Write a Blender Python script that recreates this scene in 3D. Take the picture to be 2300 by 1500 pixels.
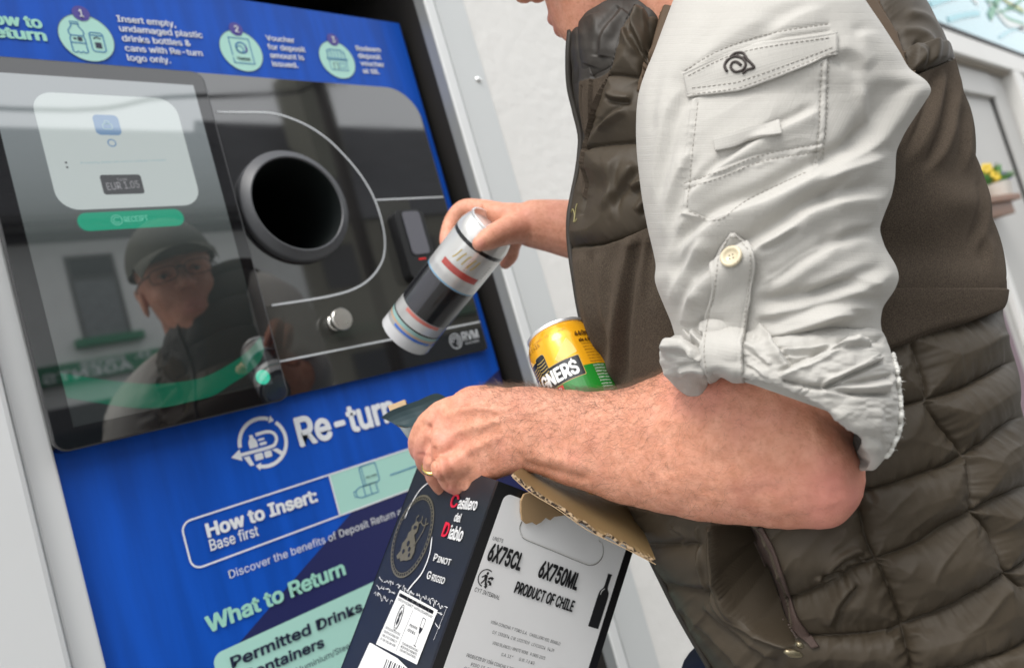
import bpy, bmesh, math, random
import numpy as np
from mathutils import Matrix, Vector
from mathutils.bvhtree import BVHTree
rng = np.random.default_rng(7); random.seed(7)
for o in list(bpy.data.objects): bpy.data.objects.remove(o)
SC = bpy.context.scene
COL = SC.collection

# ---------------------------------------------------------------- camera
F = 1719.0                                  # focal length in pixels of a 2300 px wide frame
R = np.array([[0.70867624, -0.15733473, 0.68776723], [-0.64805415, 0.24023473, 0.72271231], [-0.27893333, -0.95787946, 0.06828722]])
CAM = np.array([0.0, -1.0, 1.2])
cd = bpy.data.cameras.new('camera'); cam = bpy.data.objects.new('camera', cd); COL.objects.link(cam)
m = Matrix.Identity(4)
for i in range(3):
    m[i][0] = R[i, 0]; m[i][1] = -R[i, 1]; m[i][2] = -R[i, 2]; m[i][3] = CAM[i]
cam.matrix_world = m
cd.sensor_width = 36.0; cd.lens = 36.0 * F / 2300.0; cd.clip_start = 0.02; cd.clip_end = 500
cd.dof.use_dof = True; cd.dof.focus_distance = 0.60; cd.dof.aperture_fstop = 6.0
SC.camera = cam

# ---------------------------------------------------------------- sky and sun (overcast)
W = bpy.data.worlds.new('World'); SC.world = W; W.use_nodes = True
nt = W.node_tree; nt.nodes.clear()
sky = nt.nodes.new('ShaderNodeTexSky'); sky.sky_type = 'NISHITA'; sky.sun_disc = False
SUN_EL, SUN_AZ = math.radians(60), math.radians(245)
sky.sun_elevation = SUN_EL; sky.sun_rotation = SUN_AZ; sky.dust_density = 7.0; sky.air_density = 1.6
hs = nt.nodes.new('ShaderNodeHueSaturation'); hs.inputs['Saturation'].default_value = 0.25; hs.inputs['Value'].default_value = 0.25
cl = nt.nodes.new('ShaderNodeMix'); cl.data_type = 'RGBA'; cl.blend_type = 'ADD'; cl.inputs[0].default_value = 1.0      # even white cloud layer over the clear sky
cl.inputs[7].default_value = (7.4, 7.55, 7.7, 1)
bg = nt.nodes.new('ShaderNodeBackground'); bg.inputs['Strength'].default_value = 0.12
wo = nt.nodes.new('ShaderNodeOutputWorld')
nt.links.new(sky.outputs[0], hs.inputs['Color']); nt.links.new(hs.outputs[0], cl.inputs[6]); nt.links.new(cl.outputs[2], bg.inputs[0]); nt.links.new(bg.outputs[0], wo.inputs[0])
sd = bpy.data.lights.new('sun', 'SUN'); sd.energy = 1.35; sd.angle = math.radians(28); sd.color = (1.0, 0.97, 0.93)
so = bpy.data.objects.new('sun', sd); COL.objects.link(so)
dirv = Vector((math.sin(SUN_AZ) * math.cos(SUN_EL), math.cos(SUN_AZ) * math.cos(SUN_EL), math.sin(SUN_EL)))
so.rotation_euler = dirv.to_track_quat('Z', 'Y').to_euler(); so.location = (0, -3, 6)
SC.view_settings.view_transform = 'Standard'; SC.view_settings.look = 'None'
SC.view_settings.exposure = 0.70; SC.view_settings.gamma = 1.0

# ---------------------------------------------------------------- helpers
def cam2w(P): return np.asarray(P) @ R.T + CAM
def at(px, py, d): return cam2w(np.array([(px - 1150) / F * d, (py - 750) / F * d, d]))
def atc(px, py, d): return np.array([(px - 1150) / F * d, (py - 750) / F * d, d])
def ray(px, py):
    d = R @ np.array([(px - 1150) / F, (py - 750) / F, 1.0]); return d / np.linalg.norm(d)
def proj(Pw):
    q = (np.asarray(Pw) - CAM) @ R
    return np.stack([1150 + F * q[..., 0] / q[..., 2], 750 + F * q[..., 1] / q[..., 2]], -1)

def link(o, parent=None):
    COL.objects.link(o)
    if parent is not None: o.parent = parent
    return o
def tag(o, label=None, cat=None, group=None, kind=None):
    if label: o['label'] = label
    if cat: o['category'] = cat
    if group: o['group'] = group
    if kind: o['kind'] = kind
    return o
def empty(name, loc, label, cat, group=None):
    o = bpy.data.objects.new(name, None); COL.objects.link(o); o.location = loc
    o.empty_display_size = 0.05
    bpy.context.view_layer.update()
    return tag(o, label, cat, group)
def mesh_obj(name, V, Fc, mat, parent=None, smooth=False, midx=None):
    me = bpy.data.meshes.new(name)
    V = np.asarray(V, dtype=float)
    off = np.zeros(3)
    if parent is not None:
        p = parent
        while p is not None:
            off = off + np.array(p.location); p = p.parent
    V = V - off
    me.from_pydata(V.tolist(), [], [list(map(int, f)) for f in Fc])
    mats = mat if isinstance(mat, (list, tuple)) else [mat]
    for mm in mats: me.materials.append(mm)
    if midx is not None: me.polygons.foreach_set('material_index', np.asarray(midx, dtype=np.int32))
    me.polygons.foreach_set('use_smooth', np.full(len(me.polygons), bool(smooth)))
    me.update()
    o = bpy.data.objects.new(name, me)
    return link(o, parent)
def grid_obj(name, P, mat, parent=None, wrap=True, midx=None, caps=False, smooth=True):
    nv, nu = P.shape[:2]
    V = P.reshape(-1, 3)
    i, j = np.meshgrid(np.arange(nv - 1), np.arange(nu if wrap else nu - 1), indexing='ij')
    a = i * nu + j; b = i * nu + (j + 1) % nu; c = (i + 1) * nu + (j + 1) % nu; d = (i + 1) * nu + j
    Fc = np.stack([a, b, c, d], -1).reshape(-1, 4)
    me = bpy.data.meshes.new(name)
    off = np.zeros(3); p = parent
    while p is not None:
        off = off + np.array(p.location); p = p.parent
    n = len(V); faces = Fc
    extra = []
    if caps: extra = [list(range(nu))[::-1], [(nv - 1) * nu + k for k in range(nu)]]
    nf = len(faces)
    me.vertices.add(n); me.vertices.foreach_set('co', (V - off).ravel())
    loops = np.concatenate([faces.ravel()] + [np.array(e) for e in extra]).astype(np.int32)
    me.loops.add(len(loops)); me.loops.foreach_set('vertex_index', loops)
    tot = np.concatenate([np.full(nf, 4), np.array([len(e) for e in extra], dtype=int)]).astype(np.int32)
    start = np.concatenate([[0], np.cumsum(tot)[:-1]]).astype(np.int32)
    me.polygons.add(len(tot)); me.polygons.foreach_set('loop_start', start)
    try: me.polygons.foreach_set('loop_total', tot)
    except Exception: pass
    mats = mat if isinstance(mat, (list, tuple)) else [mat]
    for mm in mats: me.materials.append(mm)
    if midx is not None:
        mi = np.concatenate([np.asarray(midx).ravel(), np.zeros(len(extra))]).astype(np.int32)
        me.polygons.foreach_set('material_index', mi)
    me.polygons.foreach_set('use_smooth', np.full(len(tot), bool(smooth)))
    me.update(calc_edges=True); me.validate()
    o = bpy.data.objects.new(name, me)
    return link(o, parent)

class MB:
    """collects solids into one mesh"""
    def __init__(s): s.V = []; s.F = []; s.M = []; s.n = 0
    def add(s, V, Fc, mi=0):
        V = np.asarray(V, dtype=float); s.V.append(V); s.F += [[int(k) + s.n for k in f] for f in Fc]; s.M += [mi] * len(Fc); s.n += len(V); return s
    def box(s, lo, hi, mi=0):
        x0, y0, z0 = lo; x1, y1, z1 = hi
        V = [(x0, y0, z0), (x1, y0, z0), (x1, y1, z0), (x0, y1, z0), (x0, y0, z1), (x1, y0, z1), (x1, y1, z1), (x0, y1, z1)]
        return s.add(V, [(0, 3, 2, 1), (4, 5, 6, 7), (0, 1, 5, 4), (1, 2, 6, 5), (2, 3, 7, 6), (3, 0, 4, 7)], mi)
    def sweep(s, P, r, seg=10, mi=0, cap=True):
        P = np.asarray(P, float); r = np.broadcast_to(np.asarray(r, float), (len(P),))
        T = np.gradient(P, axis=0); T /= np.linalg.norm(T, axis=1)[:, None] + 1e-12
        up = np.array([0.3, 0.2, 0.93]); n = np.cross(T[0], up); n /= np.linalg.norm(n)
        V = []
        for k in range(len(P)):
            n = n - T[k] * (n @ T[k]); n /= np.linalg.norm(n); b = np.cross(T[k], n)
            a = np.linspace(0, 2 * np.pi, seg, endpoint=False)
            V.append(P[k] + r[k] * (np.cos(a)[:, None] * n + np.sin(a)[:, None] * b))
        V = np.concatenate(V); Fc = []
        for k in range(len(P) - 1):
            for j in range(seg):
                Fc.append((k * seg + j, k * seg + (j + 1) % seg, (k + 1) * seg + (j + 1) % seg, (k + 1) * seg + j))
        if cap: Fc += [tuple(range(seg))[::-1], tuple((len(P) - 1) * seg + j for j in range(seg))]
        return s.add(V, Fc, mi)
    def lathe(s, prof, c, ax, ex, seg=64, mi=0):
        """prof: (radius, height along ax)"""
        c = np.array(c, float); ax = np.array(ax, float); ax /= np.linalg.norm(ax)
        ex = np.array(ex, float); ex = ex - ax * (ex @ ax); ex /= np.linalg.norm(ex); ey = np.cross(ax, ex)
        a = np.linspace(0, 2 * np.pi, seg, endpoint=False); V = []
        for r_, h in prof: V.append(c + ax * h + r_ * (np.cos(a)[:, None] * ex + np.sin(a)[:, None] * ey))
        V = np.concatenate(V); Fc = []
        for k in range(len(prof) - 1):
            for j in range(seg): Fc.append((k * seg + j, k * seg + (j + 1) % seg, (k + 1) * seg + (j + 1) % seg, (k + 1) * seg + j))
        return s.add(V, Fc, mi)
    def ellipsoid(s, c, axes, nu=24, nv=14, mi=0):
        a = np.linspace(0, 2 * np.pi, nu, endpoint=False); b = np.linspace(-np.pi / 2, np.pi / 2, nv + 1)[1:-1]
        A = np.array(axes, float); c = np.array(c, float); V = []
        for t in b:
            V.append(c + np.cos(t) * (np.cos(a)[:, None] * A[0] + np.sin(a)[:, None] * A[1]) + math.sin(t) * A[2])
        V = np.concatenate(V + [[c - A[2]], [c + A[2]]]); Fc = []; n = len(b)
        for k in range(n - 1):
            for j in range(nu): Fc.append((k * nu + j, k * nu + (j + 1) % nu, (k + 1) * nu + (j + 1) % nu, (k + 1) * nu + j))
        for j in range(nu):
            Fc.append((n * nu, (j + 1) % nu, j)); Fc.append((n * nu + 1, (n - 1) * nu + j, (n - 1) * nu + (j + 1) % nu))
        return s.add(V, Fc, mi)
    def build(s, name, mat, parent=None, smooth=False, bevel=0, auto=None):
        o = mesh_obj(name, np.concatenate(s.V), s.F, mat, parent, smooth, s.M)
        if bevel:
            b = o.modifiers.new('bevel', 'BEVEL'); b.width = bevel; b.segments = 2; b.limit_method = 'ANGLE'; b.harden_normals = False
        if auto:
            me = o.data
            bm = bmesh.new(); bm.from_mesh(me)
            for e in bm.edges:
                if len(e.link_faces) == 2 and e.calc_face_angle(0) > auto: e.smooth = False
            bm.to_mesh(me); bm.free()
        return o

def spline(P, n):
    """smooth curve through control points, n samples"""
    P = np.asarray(P, float)
    if len(P) == 2: return P[0] + (P[1] - P[0]) * np.linspace(0, 1, n)[:, None]
    Q = np.vstack([2 * P[0] - P[1], P, 2 * P[-1] - P[-2]])
    d = np.linalg.norm(np.diff(P, axis=0), axis=1); s = np.concatenate([[0], np.cumsum(d)]); s /= s[-1]
    out = []
    for t in np.linspace(0, 1, n):
        k = min(np.searchsorted(s, t, 'right') - 1, len(P) - 2); k = max(k, 0)
        u = (t - s[k]) / (s[k + 1] - s[k] + 1e-12)
        p0, p1, p2, p3 = Q[k], Q[k + 1], Q[k + 2], Q[k + 3]
        out.append(0.5 * (2 * p1 + (p2 - p0) * u + (2 * p0 - 5 * p1 + 4 * p2 - p3) * u * u + (3 * p1 - p0 - 3 * p2 + p3) * u ** 3))
    return np.array(out)

# ---- noise
_perm = np.random.default_rng(3).permutation(512)
def _h(ix, iy, iz): return _perm[(_perm[(_perm[ix & 511] + iy) & 511] + iz) & 511] / 255.5 - 1.0
def noise(x, y, z=0.0):
    x = np.asarray(x, float); y = np.asarray(y, float) + 0 * x; z = np.asarray(z, float) + 0 * x
    ix, iy, iz = np.floor(x).astype(int), np.floor(y).astype(int), np.floor(z).astype(int)
    fx, fy, fz = x - ix, y - iy, z - iz
    sx, sy, sz = [t * t * t * (t * (t * 6 - 15) + 10) for t in (fx, fy, fz)]
    r = 0
    for a in (0, 1):
        for b in (0, 1):
            for c in (0, 1):
                r = r + _h(ix + a, iy + b, iz + c) * (sx if a else 1 - sx) * (sy if b else 1 - sy) * (sz if c else 1 - sz)
    return r
def fbm(x, y, z=0.0, o=4):
    r = 0; a = 1.0
    for k in range(o): r = r + a * noise(x * 2 ** k + 17 * k, y * 2 ** k, z * 2 ** k + 5 * k); a *= 0.5
    return r
def gsmooth(a, s):
    k = np.exp(-0.5 * (np.arange(-int(3 * s), int(3 * s) + 1) / s) ** 2); k /= k.sum()
    p = len(k) // 2
    return np.convolve(np.pad(a, p, mode='edge'), k, 'valid')

def pline(pts, X, Y):
    """distance, signed distance (+ = right of travel on screen), arc length of nearest point, total length"""
    pts = np.asarray(pts, float); best = np.full(X.shape, 1e9); sg = np.zeros(X.shape); tt = np.zeros(X.shape); L = 0
    for (x0, y0), (x1, y1) in zip(pts[:-1], pts[1:]):
        dx, dy = x1 - x0, y1 - y0; l = math.hypot(dx, dy) + 1e-9
        t = np.clip(((X - x0) * dx + (Y - y0) * dy) / l ** 2, 0, 1)
        ex, ey = X - x0 - t * dx, Y - y0 - t * dy; d = np.hypot(ex, ey)
        k = d < best
        best[k] = d[k]; sg[k] = np.sign(dx * ey - dy * ex)[k]; tt[k] = (L + t * l)[k]; L += l
    return best, sg * best, tt, L
def inpoly(pts, X, Y):
    r = np.zeros(X.shape, bool); n = len(pts)
    for k in range(n):
        (x0, y0), (x1, y1) = pts[k], pts[(k + 1) % n]
        c = ((y0 > Y) != (y1 > Y)) & (X < (x1 - x0) * (Y - y0) / (y1 - y0 + 1e-12) + x0)
        r ^= c
    return r

# ---------------------------------------------------------------- materials
def nodes(name):
    mt = bpy.data.materials.new(name); mt.use_nodes = True
    n = mt.node_tree; b = n.nodes['Principled BSDF']; return mt, n, b
def mat(name, col, rough=0.5, metal=0.0, spec=0.5, var=0.0, vscale=8.0, bump=0.0, bscale=60.0, bdist=0.002, sheen=0.0, coat=0.0, emit=None, ior=None, stretch=None, bdetail=4):
    mt, n, b = nodes(name); L = n.links.new
    b.inputs['Base Color'].default_value = (*col, 1); b.inputs['Roughness'].default_value = rough; b.inputs['Metallic'].default_value = metal
    b.inputs['Specular IOR Level'].default_value = spec
    if ior: b.inputs['IOR'].default_value = ior
    if sheen: b.inputs['Sheen Weight'].default_value = sheen; b.inputs['Sheen Roughness'].default_value = 0.4
    if coat: b.inputs['Coat Weight'].default_value = coat; b.inputs['Coat Roughness'].default_value = 0.08
    if emit: b.inputs['Emission Color'].default_value = (*emit[0], 1); b.inputs['Emission Strength'].default_value = emit[1]
    if var or bump:
        tc = n.nodes.new('ShaderNodeTexCoord'); src = tc.outputs['Object']
        if stretch:
            mp = n.nodes.new('ShaderNodeMapping'); mp.inputs['Scale'].default_value = stretch; L(src, mp.inputs[0]); src = mp.outputs[0]
    if var:
        nz = n.nodes.new('ShaderNodeTexNoise'); nz.inputs['Scale'].default_value = vscale; nz.inputs['Detail'].default_value = 6; L(src, nz.inputs['Vector'])
        mx = n.nodes.new('ShaderNodeMix'); mx.data_type = 'RGBA'
        mx.inputs[6].default_value = (*[c * (1 - var) for c in col], 1); mx.inputs[7].default_value = (*[min(1, c * (1 + var)) for c in col], 1)
        L(nz.outputs['Fac'], mx.inputs[0]); L(mx.outputs[2], b.inputs['Base Color'])
        mr = n.nodes.new('ShaderNodeMapRange'); mr.inputs[3].default_value = max(0, rough - 0.3 * var); mr.inputs[4].default_value = min(1, rough + 0.3 * var)
        L(nz.outputs['Fac'], mr.inputs[0]); L(mr.outputs[0], b.inputs['Roughness'])
    if bump:
        nb = n.nodes.new('ShaderNodeTexNoise'); nb.inputs['Scale'].default_value = bscale; nb.inputs['Detail'].default_value = bdetail; L(src, nb.inputs['Vector'])
        bp = n.nodes.new('ShaderNodeBump'); bp.inputs['Strength'].default_value = bump; bp.inputs['Distance'].default_value = bdist
        L(nb.outputs['Fac'], bp.inputs['Height']); L(bp.outputs[0], b.inputs['Normal'])
    return mt
def weave(name, col, rough, sc, strength, dist, spec=0.3, sheen=0.0, var=0.06, rip=None, nstr=0.0, nsc=200):
    """woven cloth: two crossed wave bumps plus mottling"""
    mt, n, b = nodes(name); L = n.links.new
    b.inputs['Roughness'].default_value = rough; b.inputs['Specular IOR Level'].default_value = spec
    if sheen: b.inputs['Sheen Weight'].default_value = sheen; b.inputs['Sheen Roughness'].default_value = 0.35; b.inputs['Sheen Tint'].default_value = (*[min(1, c * 4) for c in col], 1)
    at_ = n.nodes.new('ShaderNodeAttribute'); at_.attribute_name = 'cloth'; src = at_.outputs['Vector']
    nz = n.nodes.new('ShaderNodeTexNoise'); nz.inputs['Scale'].default_value = nsc; nz.inputs['Detail'].default_value = 5
    tc = n.nodes.new('ShaderNodeTexCoord'); L(tc.outputs['Object'], nz.inputs['Vector'])
    mx = n.nodes.new('ShaderNodeMix'); mx.data_type = 'RGBA'
    mx.inputs[6].default_value = (*[c * (1 - var) for c in col], 1); mx.inputs[7].default_value = (*[min(1, c * (1 + var)) for c in col], 1)
    L(nz.outputs['Fac'], mx.inputs[0]); L(mx.outputs[2], b.inputs['Base Color'])
    h = None
    def wv(dirn, scale):
        w = n.nodes.new('ShaderNodeTexWave'); w.bands_direction = dirn; w.inputs['Scale'].default_value = scale
        w.inputs['Distortion'].default_value = 0.6; w.inputs['Detail'].default_value = 1; w.inputs['Detail Scale'].default_value = 0.3; L(src, w.inputs['Vector']); return w.outputs['Fac']
    ad = n.nodes.new('ShaderNodeMath'); ad.operation = 'ADD'; L(wv('X', sc), ad.inputs[0]); L(wv('Y', sc * 0.93), ad.inputs[1]); h = ad.outputs[0]
    if rip:
        for dn, rs in (('X', rip), ('Y', rip * 0.8)):
            pw = n.nodes.new('ShaderNodeMath'); pw.operation = 'POWER'; L(wv(dn, rs), pw.inputs[0]); pw.inputs[1].default_value = 12
            ml = n.nodes.new('ShaderNodeMath'); ml.operation = 'MULTIPLY_ADD'; L(pw.outputs[0], ml.inputs[0]); ml.inputs[1].default_value = 1.3; L(h, ml.inputs[2]); h = ml.outputs[0]
    if nstr:
        ml = n.nodes.new('ShaderNodeMath'); ml.operation = 'MULTIPLY_ADD'; L(nz.outputs['Fac'], ml.inputs[0]); ml.inputs[1].default_value = nstr; L(h, ml.inputs[2]); h = ml.outputs[0]
    bp = n.nodes.new('ShaderNodeBump'); bp.inputs['Strength'].default_value = strength; bp.inputs['Distance'].default_value = dist
    L(h, bp.inputs['Height']); L(bp.outputs[0], b.inputs['Normal'])
    return mt

# ---------------------------------------------------------------- frames for printed matter
class Plane:
    """flat face: origin o, unit axes ex (right), ey (up), en (towards the viewer)"""
    def __init__(s, o, ex, ey, en): s.o, s.ex, s.ey, s.en = [np.array(v, float) for v in (o, ex, ey, en)]
    def hit(s, px, py):
        d = ray(px, py); t = ((s.o - CAM) @ s.en) / (d @ s.en); P = CAM + d * t - s.o
        return np.array([P @ s.ex, P @ s.ey])
    def pt(s, uv, off=0.0):
        uv = np.asarray(uv, float); return s.o + uv[..., :1] * s.ex + uv[..., 1:2] * s.ey + off * s.en
class Cyl:
    """can surface: u = arc length round the axis, v = height along the axis from o"""
    def __init__(s, o, ax, ex, r):
        s.o = np.array(o, float); s.ax = np.array(ax, float) / np.linalg.norm(ax); ex = np.array(ex, float); ex = ex - s.ax * (ex @ s.ax); s.ex = ex / np.linalg.norm(ex); s.ey = np.cross(s.ax, s.ex); s.r = r
    def hit(s, px, py):
        d = ray(px, py); w = CAM - s.o; dp = d - s.ax * (d @ s.ax); wp = w - s.ax * (w @ s.ax)
        a, b, c = dp @ dp, 2 * dp @ wp, wp @ wp - s.r ** 2; q = b * b - 4 * a * c
        t = (-b - math.sqrt(max(q, 0))) / (2 * a); P = w + d * t
        return np.array([math.atan2(P @ s.ey, P @ s.ex) * s.r, P @ s.ax])
    def pt(s, uv, off=0.0):
        uv = np.asarray(uv, float); a = uv[..., :1] / s.r; return s.o + (s.r + off) * (np.cos(a) * s.ex + np.sin(a) * s.ey) + uv[..., 1:2] * s.ax
_tc = {}
FONT = None
try:                                        # Blender's own bundled interface typeface; its built-in font otherwise
    import os
    FONT = bpy.data.fonts.load(os.path.join(bpy.utils.system_resource('DATAFILES'), 'fonts', 'Inter.woff2'))
except Exception: FONT = None
def glyphs(txt, bold=0.0, shear=0.0, sp=1.0):
    k = (txt, bold, shear, sp)
    if k in _tc: return _tc[k]
    cu = bpy.data.curves.new('text', 'FONT'); cu.body = txt; cu.size = 1.0; cu.shear = shear; cu.resolution_u = 3
    if FONT: cu.font = FONT
    cu.size = 1.0; cu.space_character = sp
    o = bpy.data.objects.new('text', cu); COL.objects.link(o); bpy.context.view_layer.update()
    me = bpy.data.meshes.new_from_object(o.evaluated_get(bpy.context.evaluated_depsgraph_get()))
    V = np.array([v.co[:2] for v in me.vertices]).reshape(-1, 2); Fc = [tuple(p.vertices) for p in me.polygons]
    bpy.data.objects.remove(o); bpy.data.curves.remove(cu); bpy.data.meshes.remove(me)
    _tc[k] = (V, Fc); return V, Fc
CAP = 1.0
_hv = glyphs('H')[0]; CAP = _hv[:, 1].max()
class Print:
    """printed graphics: flat inked shapes lying on a frame, grouped by ink"""
    def __init__(s, fr, off=0.0008): s.fr = fr; s.mb = MB(); s.inks = []; s.off = off; s.k = 0
    def ink(s, mt):
        if mt not in s.inks: s.inks.append(mt)
        return s.inks.index(mt)
    def uv(s, P): return np.array([s.fr.hit(*p) for p in P])
    def raw(s, uv, Fc, mt, lift=0.0):
        P = s.fr.pt(uv, s.off + lift)
        Fo = []
        e1 = s.fr.pt(np.array([[0.01, 0.0]]))[0] - s.fr.pt(np.array([[0.0, 0.0]]))[0]
        for f in Fc:
            a, b, c = uv[f[0]], uv[f[1]], uv[f[2]]
            ar = sum(uv[f[k]][0] * uv[f[(k + 1) % len(f)]][1] - uv[f[(k + 1) % len(f)]][0] * uv[f[k]][1] for k in range(len(f)))
            Fo.append(f if ar > 0 else tuple(reversed(f)))
        s.mb.add(P, Fo, s.ink(mt)); return s
    def text(s, txt, p0, p1, pc, mt, bold=0.0, lift=0.0, shear=0.0, capscale=1.0, uvmode=False, sp=1.0):
        a, b, c = (np.array(q, float) for q in (p0, p1, pc)) if uvmode else s.uv([p0, p1, pc])
        V, Fc = glyphs(txt, bold, shear, sp)
        if not len(V): return s
        x0, x1 = V[:, 0].min(), V[:, 0].max(); e = (b - a); up = (c - a)
        if abs(e[1]) < 0.35 * abs(e[0]) and isinstance(s.fr, Plane):       # upright lettering
            pass
        n = np.array([-e[1], e[0]]) / np.linalg.norm(e); hgt = abs(up @ n) * capscale
        k = 8 if bold > 0 else 1; hx_ = bold * 0.8; x0 -= hx_; x1 += hx_
        for j in range(k):                     # heavier weights: the stroke is spread by a few thin overlaid layers of ink
            t = 2 * math.pi * j / k; dx = hx_ * math.cos(t) * (k > 1); dy = hx_ * 0.8 * math.sin(t) * (k > 1)
            nx = (V[:, 0] + dx - x0) / (x1 - x0)
            uv = a + nx[:, None] * e + ((V[:, 1] + dy) / CAP)[:, None] * n * hgt
            s.raw(uv, Fc, mt, lift + j * 0.0001)
        return s
    def poly(s, P, mt, lift=0.0, uvmode=False):
        uv = np.asarray(P, float) if uvmode else s.uv(P)
        if isinstance(s.fr, Cyl):
            bm = bmesh.new(); vs = [bm.verts.new((*q, 0)) for q in uv]; bm.faces.new(vs)
            step = 0.003
            for x in np.arange(uv[:, 0].min(), uv[:, 0].max(), step)[1:]:
                bmesh.ops.bisect_plane(bm, geom=bm.verts[:] + bm.edges[:] + bm.faces[:], plane_co=(x, 0, 0), plane_no=(1, 0, 0))
            bm.verts.ensure_lookup_table(); bm.verts.index_update()
            uv = np.array([v.co[:2] for v in bm.verts]); Fc = [tuple(v.index for v in f.verts) for f in bm.faces]; bm.free()
            return s.raw(uv, Fc, mt, lift)
        bm = bmesh.new(); vs = [bm.verts.new((*q, 0)) for q in uv]; f = bm.faces.new(vs); bmesh.ops.triangulate(bm, faces=[f])
        bm.verts.index_update(); Fc = [tuple(v.index for v in f.verts) for f in bm.faces]; bm.free()
        return s.raw(uv, Fc, mt, lift)
    def ribbon(s, P, w, mt, lift=0.0, uvmode=False, n=None, closed=False):
        uv = np.asarray(P, float) if uvmode else s.uv(P)
        if closed: uv = np.vstack([uv, uv[:1]])
        if n: uv = spline(uv, n)
        T = np.gradient(uv, axis=0); T /= np.linalg.norm(T, axis=1)[:, None] + 1e-12
        if closed: t = T[0] + T[-1]; t /= np.linalg.norm(t); T[0] = T[-1] = t
        N = np.stack([-T[:, 1], T[:, 0]], 1); w = np.broadcast_to(np.asarray(w, float), (len(uv),))[:, None] / 2
        V = np.concatenate([uv + N * w, uv - N * w]); k = len(uv)
        return s.raw(V, [(i, i + 1, k + i + 1, k + i) for i in range(k - 1)], mt, lift)
    def disc(s, c, r, mt, lift=0.0, n=40, ry=None, a0=0, a1=2 * math.pi):
        a = np.linspace(a0, a1, n, endpoint=abs(a1 - a0) < 6.2); c = np.array(c, float)
        return s.poly(c + np.stack([r * np.cos(a), (ry or r) * np.sin(a)], 1), mt, lift, True)
    def arc(s, c, r, w, a0, a1, mt, lift=0.0, n=40, ry=None):
        a = np.linspace(math.radians(a0), math.radians(a1), n); c = np.array(c, float)
        return s.ribbon(c + np.stack([r * np.cos(a), (ry or r) * np.sin(a)], 1), w, mt, lift, True)
    def rrect(s, x0, y0, x1, y1, r, mt, lift=0.0, outline=None, corners='1111'):
        P = rrect_pts(x0, y0, x1, y1, r, corners)
        return s.ribbon(P, outline, mt, lift, True, closed=True) if outline else s.poly(P, mt, lift, True)
    def build(s, name, parent): return s.mb.build(name, s.inks, parent)
def rrect_pts(x0, y0, x1, y1, r, corners='1111', n=8):
    P = []
    for k, (cx, cy, a) in enumerate(((x0 + r, y0 + r, 180), (x1 - r, y0 + r, 270), (x1 - r, y1 - r, 0), (x0 + r, y1 - r, 90))):
        if corners[k] == '1':
            for t in np.linspace(a, a + 90, n): P.append((cx + r * math.cos(math.radians(t)), cy + r * math.sin(math.radians(t))))
        else: P.append(((x0, y0), (x1, y0), (x1, y1), (x0, y1))[k])
    return np.array(P)
def plate(name, outer, holes, y0, y1, mt, parent, smooth=False, bevel=0):
    """flat plate in the wall plane (x, z), front at y0 and back at y1, with holes"""
    bm = bmesh.new()
    def loop(P):
        vs = [bm.verts.new((p[0], y0, p[1])) for p in P]
        return [bm.edges.new((vs[k], vs[(k + 1) % len(vs)])) for k in range(len(vs))]
    ed = loop(outer)
    for h in holes: ed += loop(h)
    bmesh.ops.triangle_fill(bm, use_beauty=True, use_dissolve=False, edges=ed, normal=(0, -1, 0))
    ext = bmesh.ops.extrude_face_region(bm, geom=bm.faces[:])
    for v in [g for g in ext['geom'] if isinstance(g, bmesh.types.BMVert)]: v.co.y = y1
    bmesh.ops.recalc_face_normals(bm, faces=bm.faces[:])
    V = np.array([v.co[:] for v in bm.verts]); bm.verts.index_update()
    Fc = [tuple(v.index for v in f.verts) for f in bm.faces]; bm.free()
    o = mesh_obj(name, V, Fc, mt, parent, smooth)
    if bevel:
        b = o.modifiers.new('bevel', 'BEVEL'); b.width = bevel; b.segments = 3; b.limit_method = 'ANGLE'
    return o
# ================================================================ SETTING
Z0 = 1.2
def B(name, boxes, mt, parent=None, bevel=0.0):
    mb = MB()
    for lo, hi in boxes: mb.box(lo, hi)
    return mb.build(name, mt, parent, bevel=bevel)
M_pave = mat('paving', (0.22, 0.215, 0.205), 0.85, var=0.25, vscale=3, bump=0.4, bscale=40)
M_road = mat('asphalt', (0.05, 0.05, 0.052), 0.9, var=0.3, vscale=5, bump=0.5, bscale=120)
M_white = mat('white_render', (0.79, 0.775, 0.745), 0.85, spec=0.3, var=0.07, vscale=2.5, bump=0.45, bscale=38, bdist=0.004)
M_clad = mat('white_cladding', (0.66, 0.67, 0.67), 0.45, var=0.04, vscale=3, bump=0.05, bscale=30)
M_trim = mat('painted_metal_trim', (0.62, 0.635, 0.63), 0.4, var=0.04, vscale=6)
M_trim2 = mat('pale_metal_strip', (0.74, 0.75, 0.745), 0.35, var=0.03, vscale=6)
M_brush = mat('brushed_metal', (0.36, 0.37, 0.36), 0.38, metal=0.35, var=0.12, vscale=40, stretch=(1, 1, 0.03))
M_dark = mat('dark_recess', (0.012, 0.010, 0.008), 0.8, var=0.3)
M_rubber = mat('black_rubber', (0.012, 0.012, 0.012), 0.6)
M_steel = mat('steel', (0.72, 0.72, 0.71), 0.22, metal=1.0)
M_plinth = mat('grey_plinth', (0.42, 0.42, 0.41), 0.9, var=0.12, vscale=5, bump=0.6, bscale=60, bdist=0.004)

g = B('pavement', [((-60, -2.2, -0.3), (60, 3, 0))], M_pave); tag(g, kind='structure')
g = B('road', [((-60, -9.2, -0.4), (60, -2.2, -0.12))], M_road); tag(g, kind='structure')
g = B('far_pavement', [((-60, -14, -0.3), (60, -9.2, 0))], M_pave); tag(g, kind='structure')
g = B('ground', [((-200, -200, -0.6), (200, 200, -0.42))], mat('earth', (0.1, 0.1, 0.08), 0.95)); tag(g, kind='structure')

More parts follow.
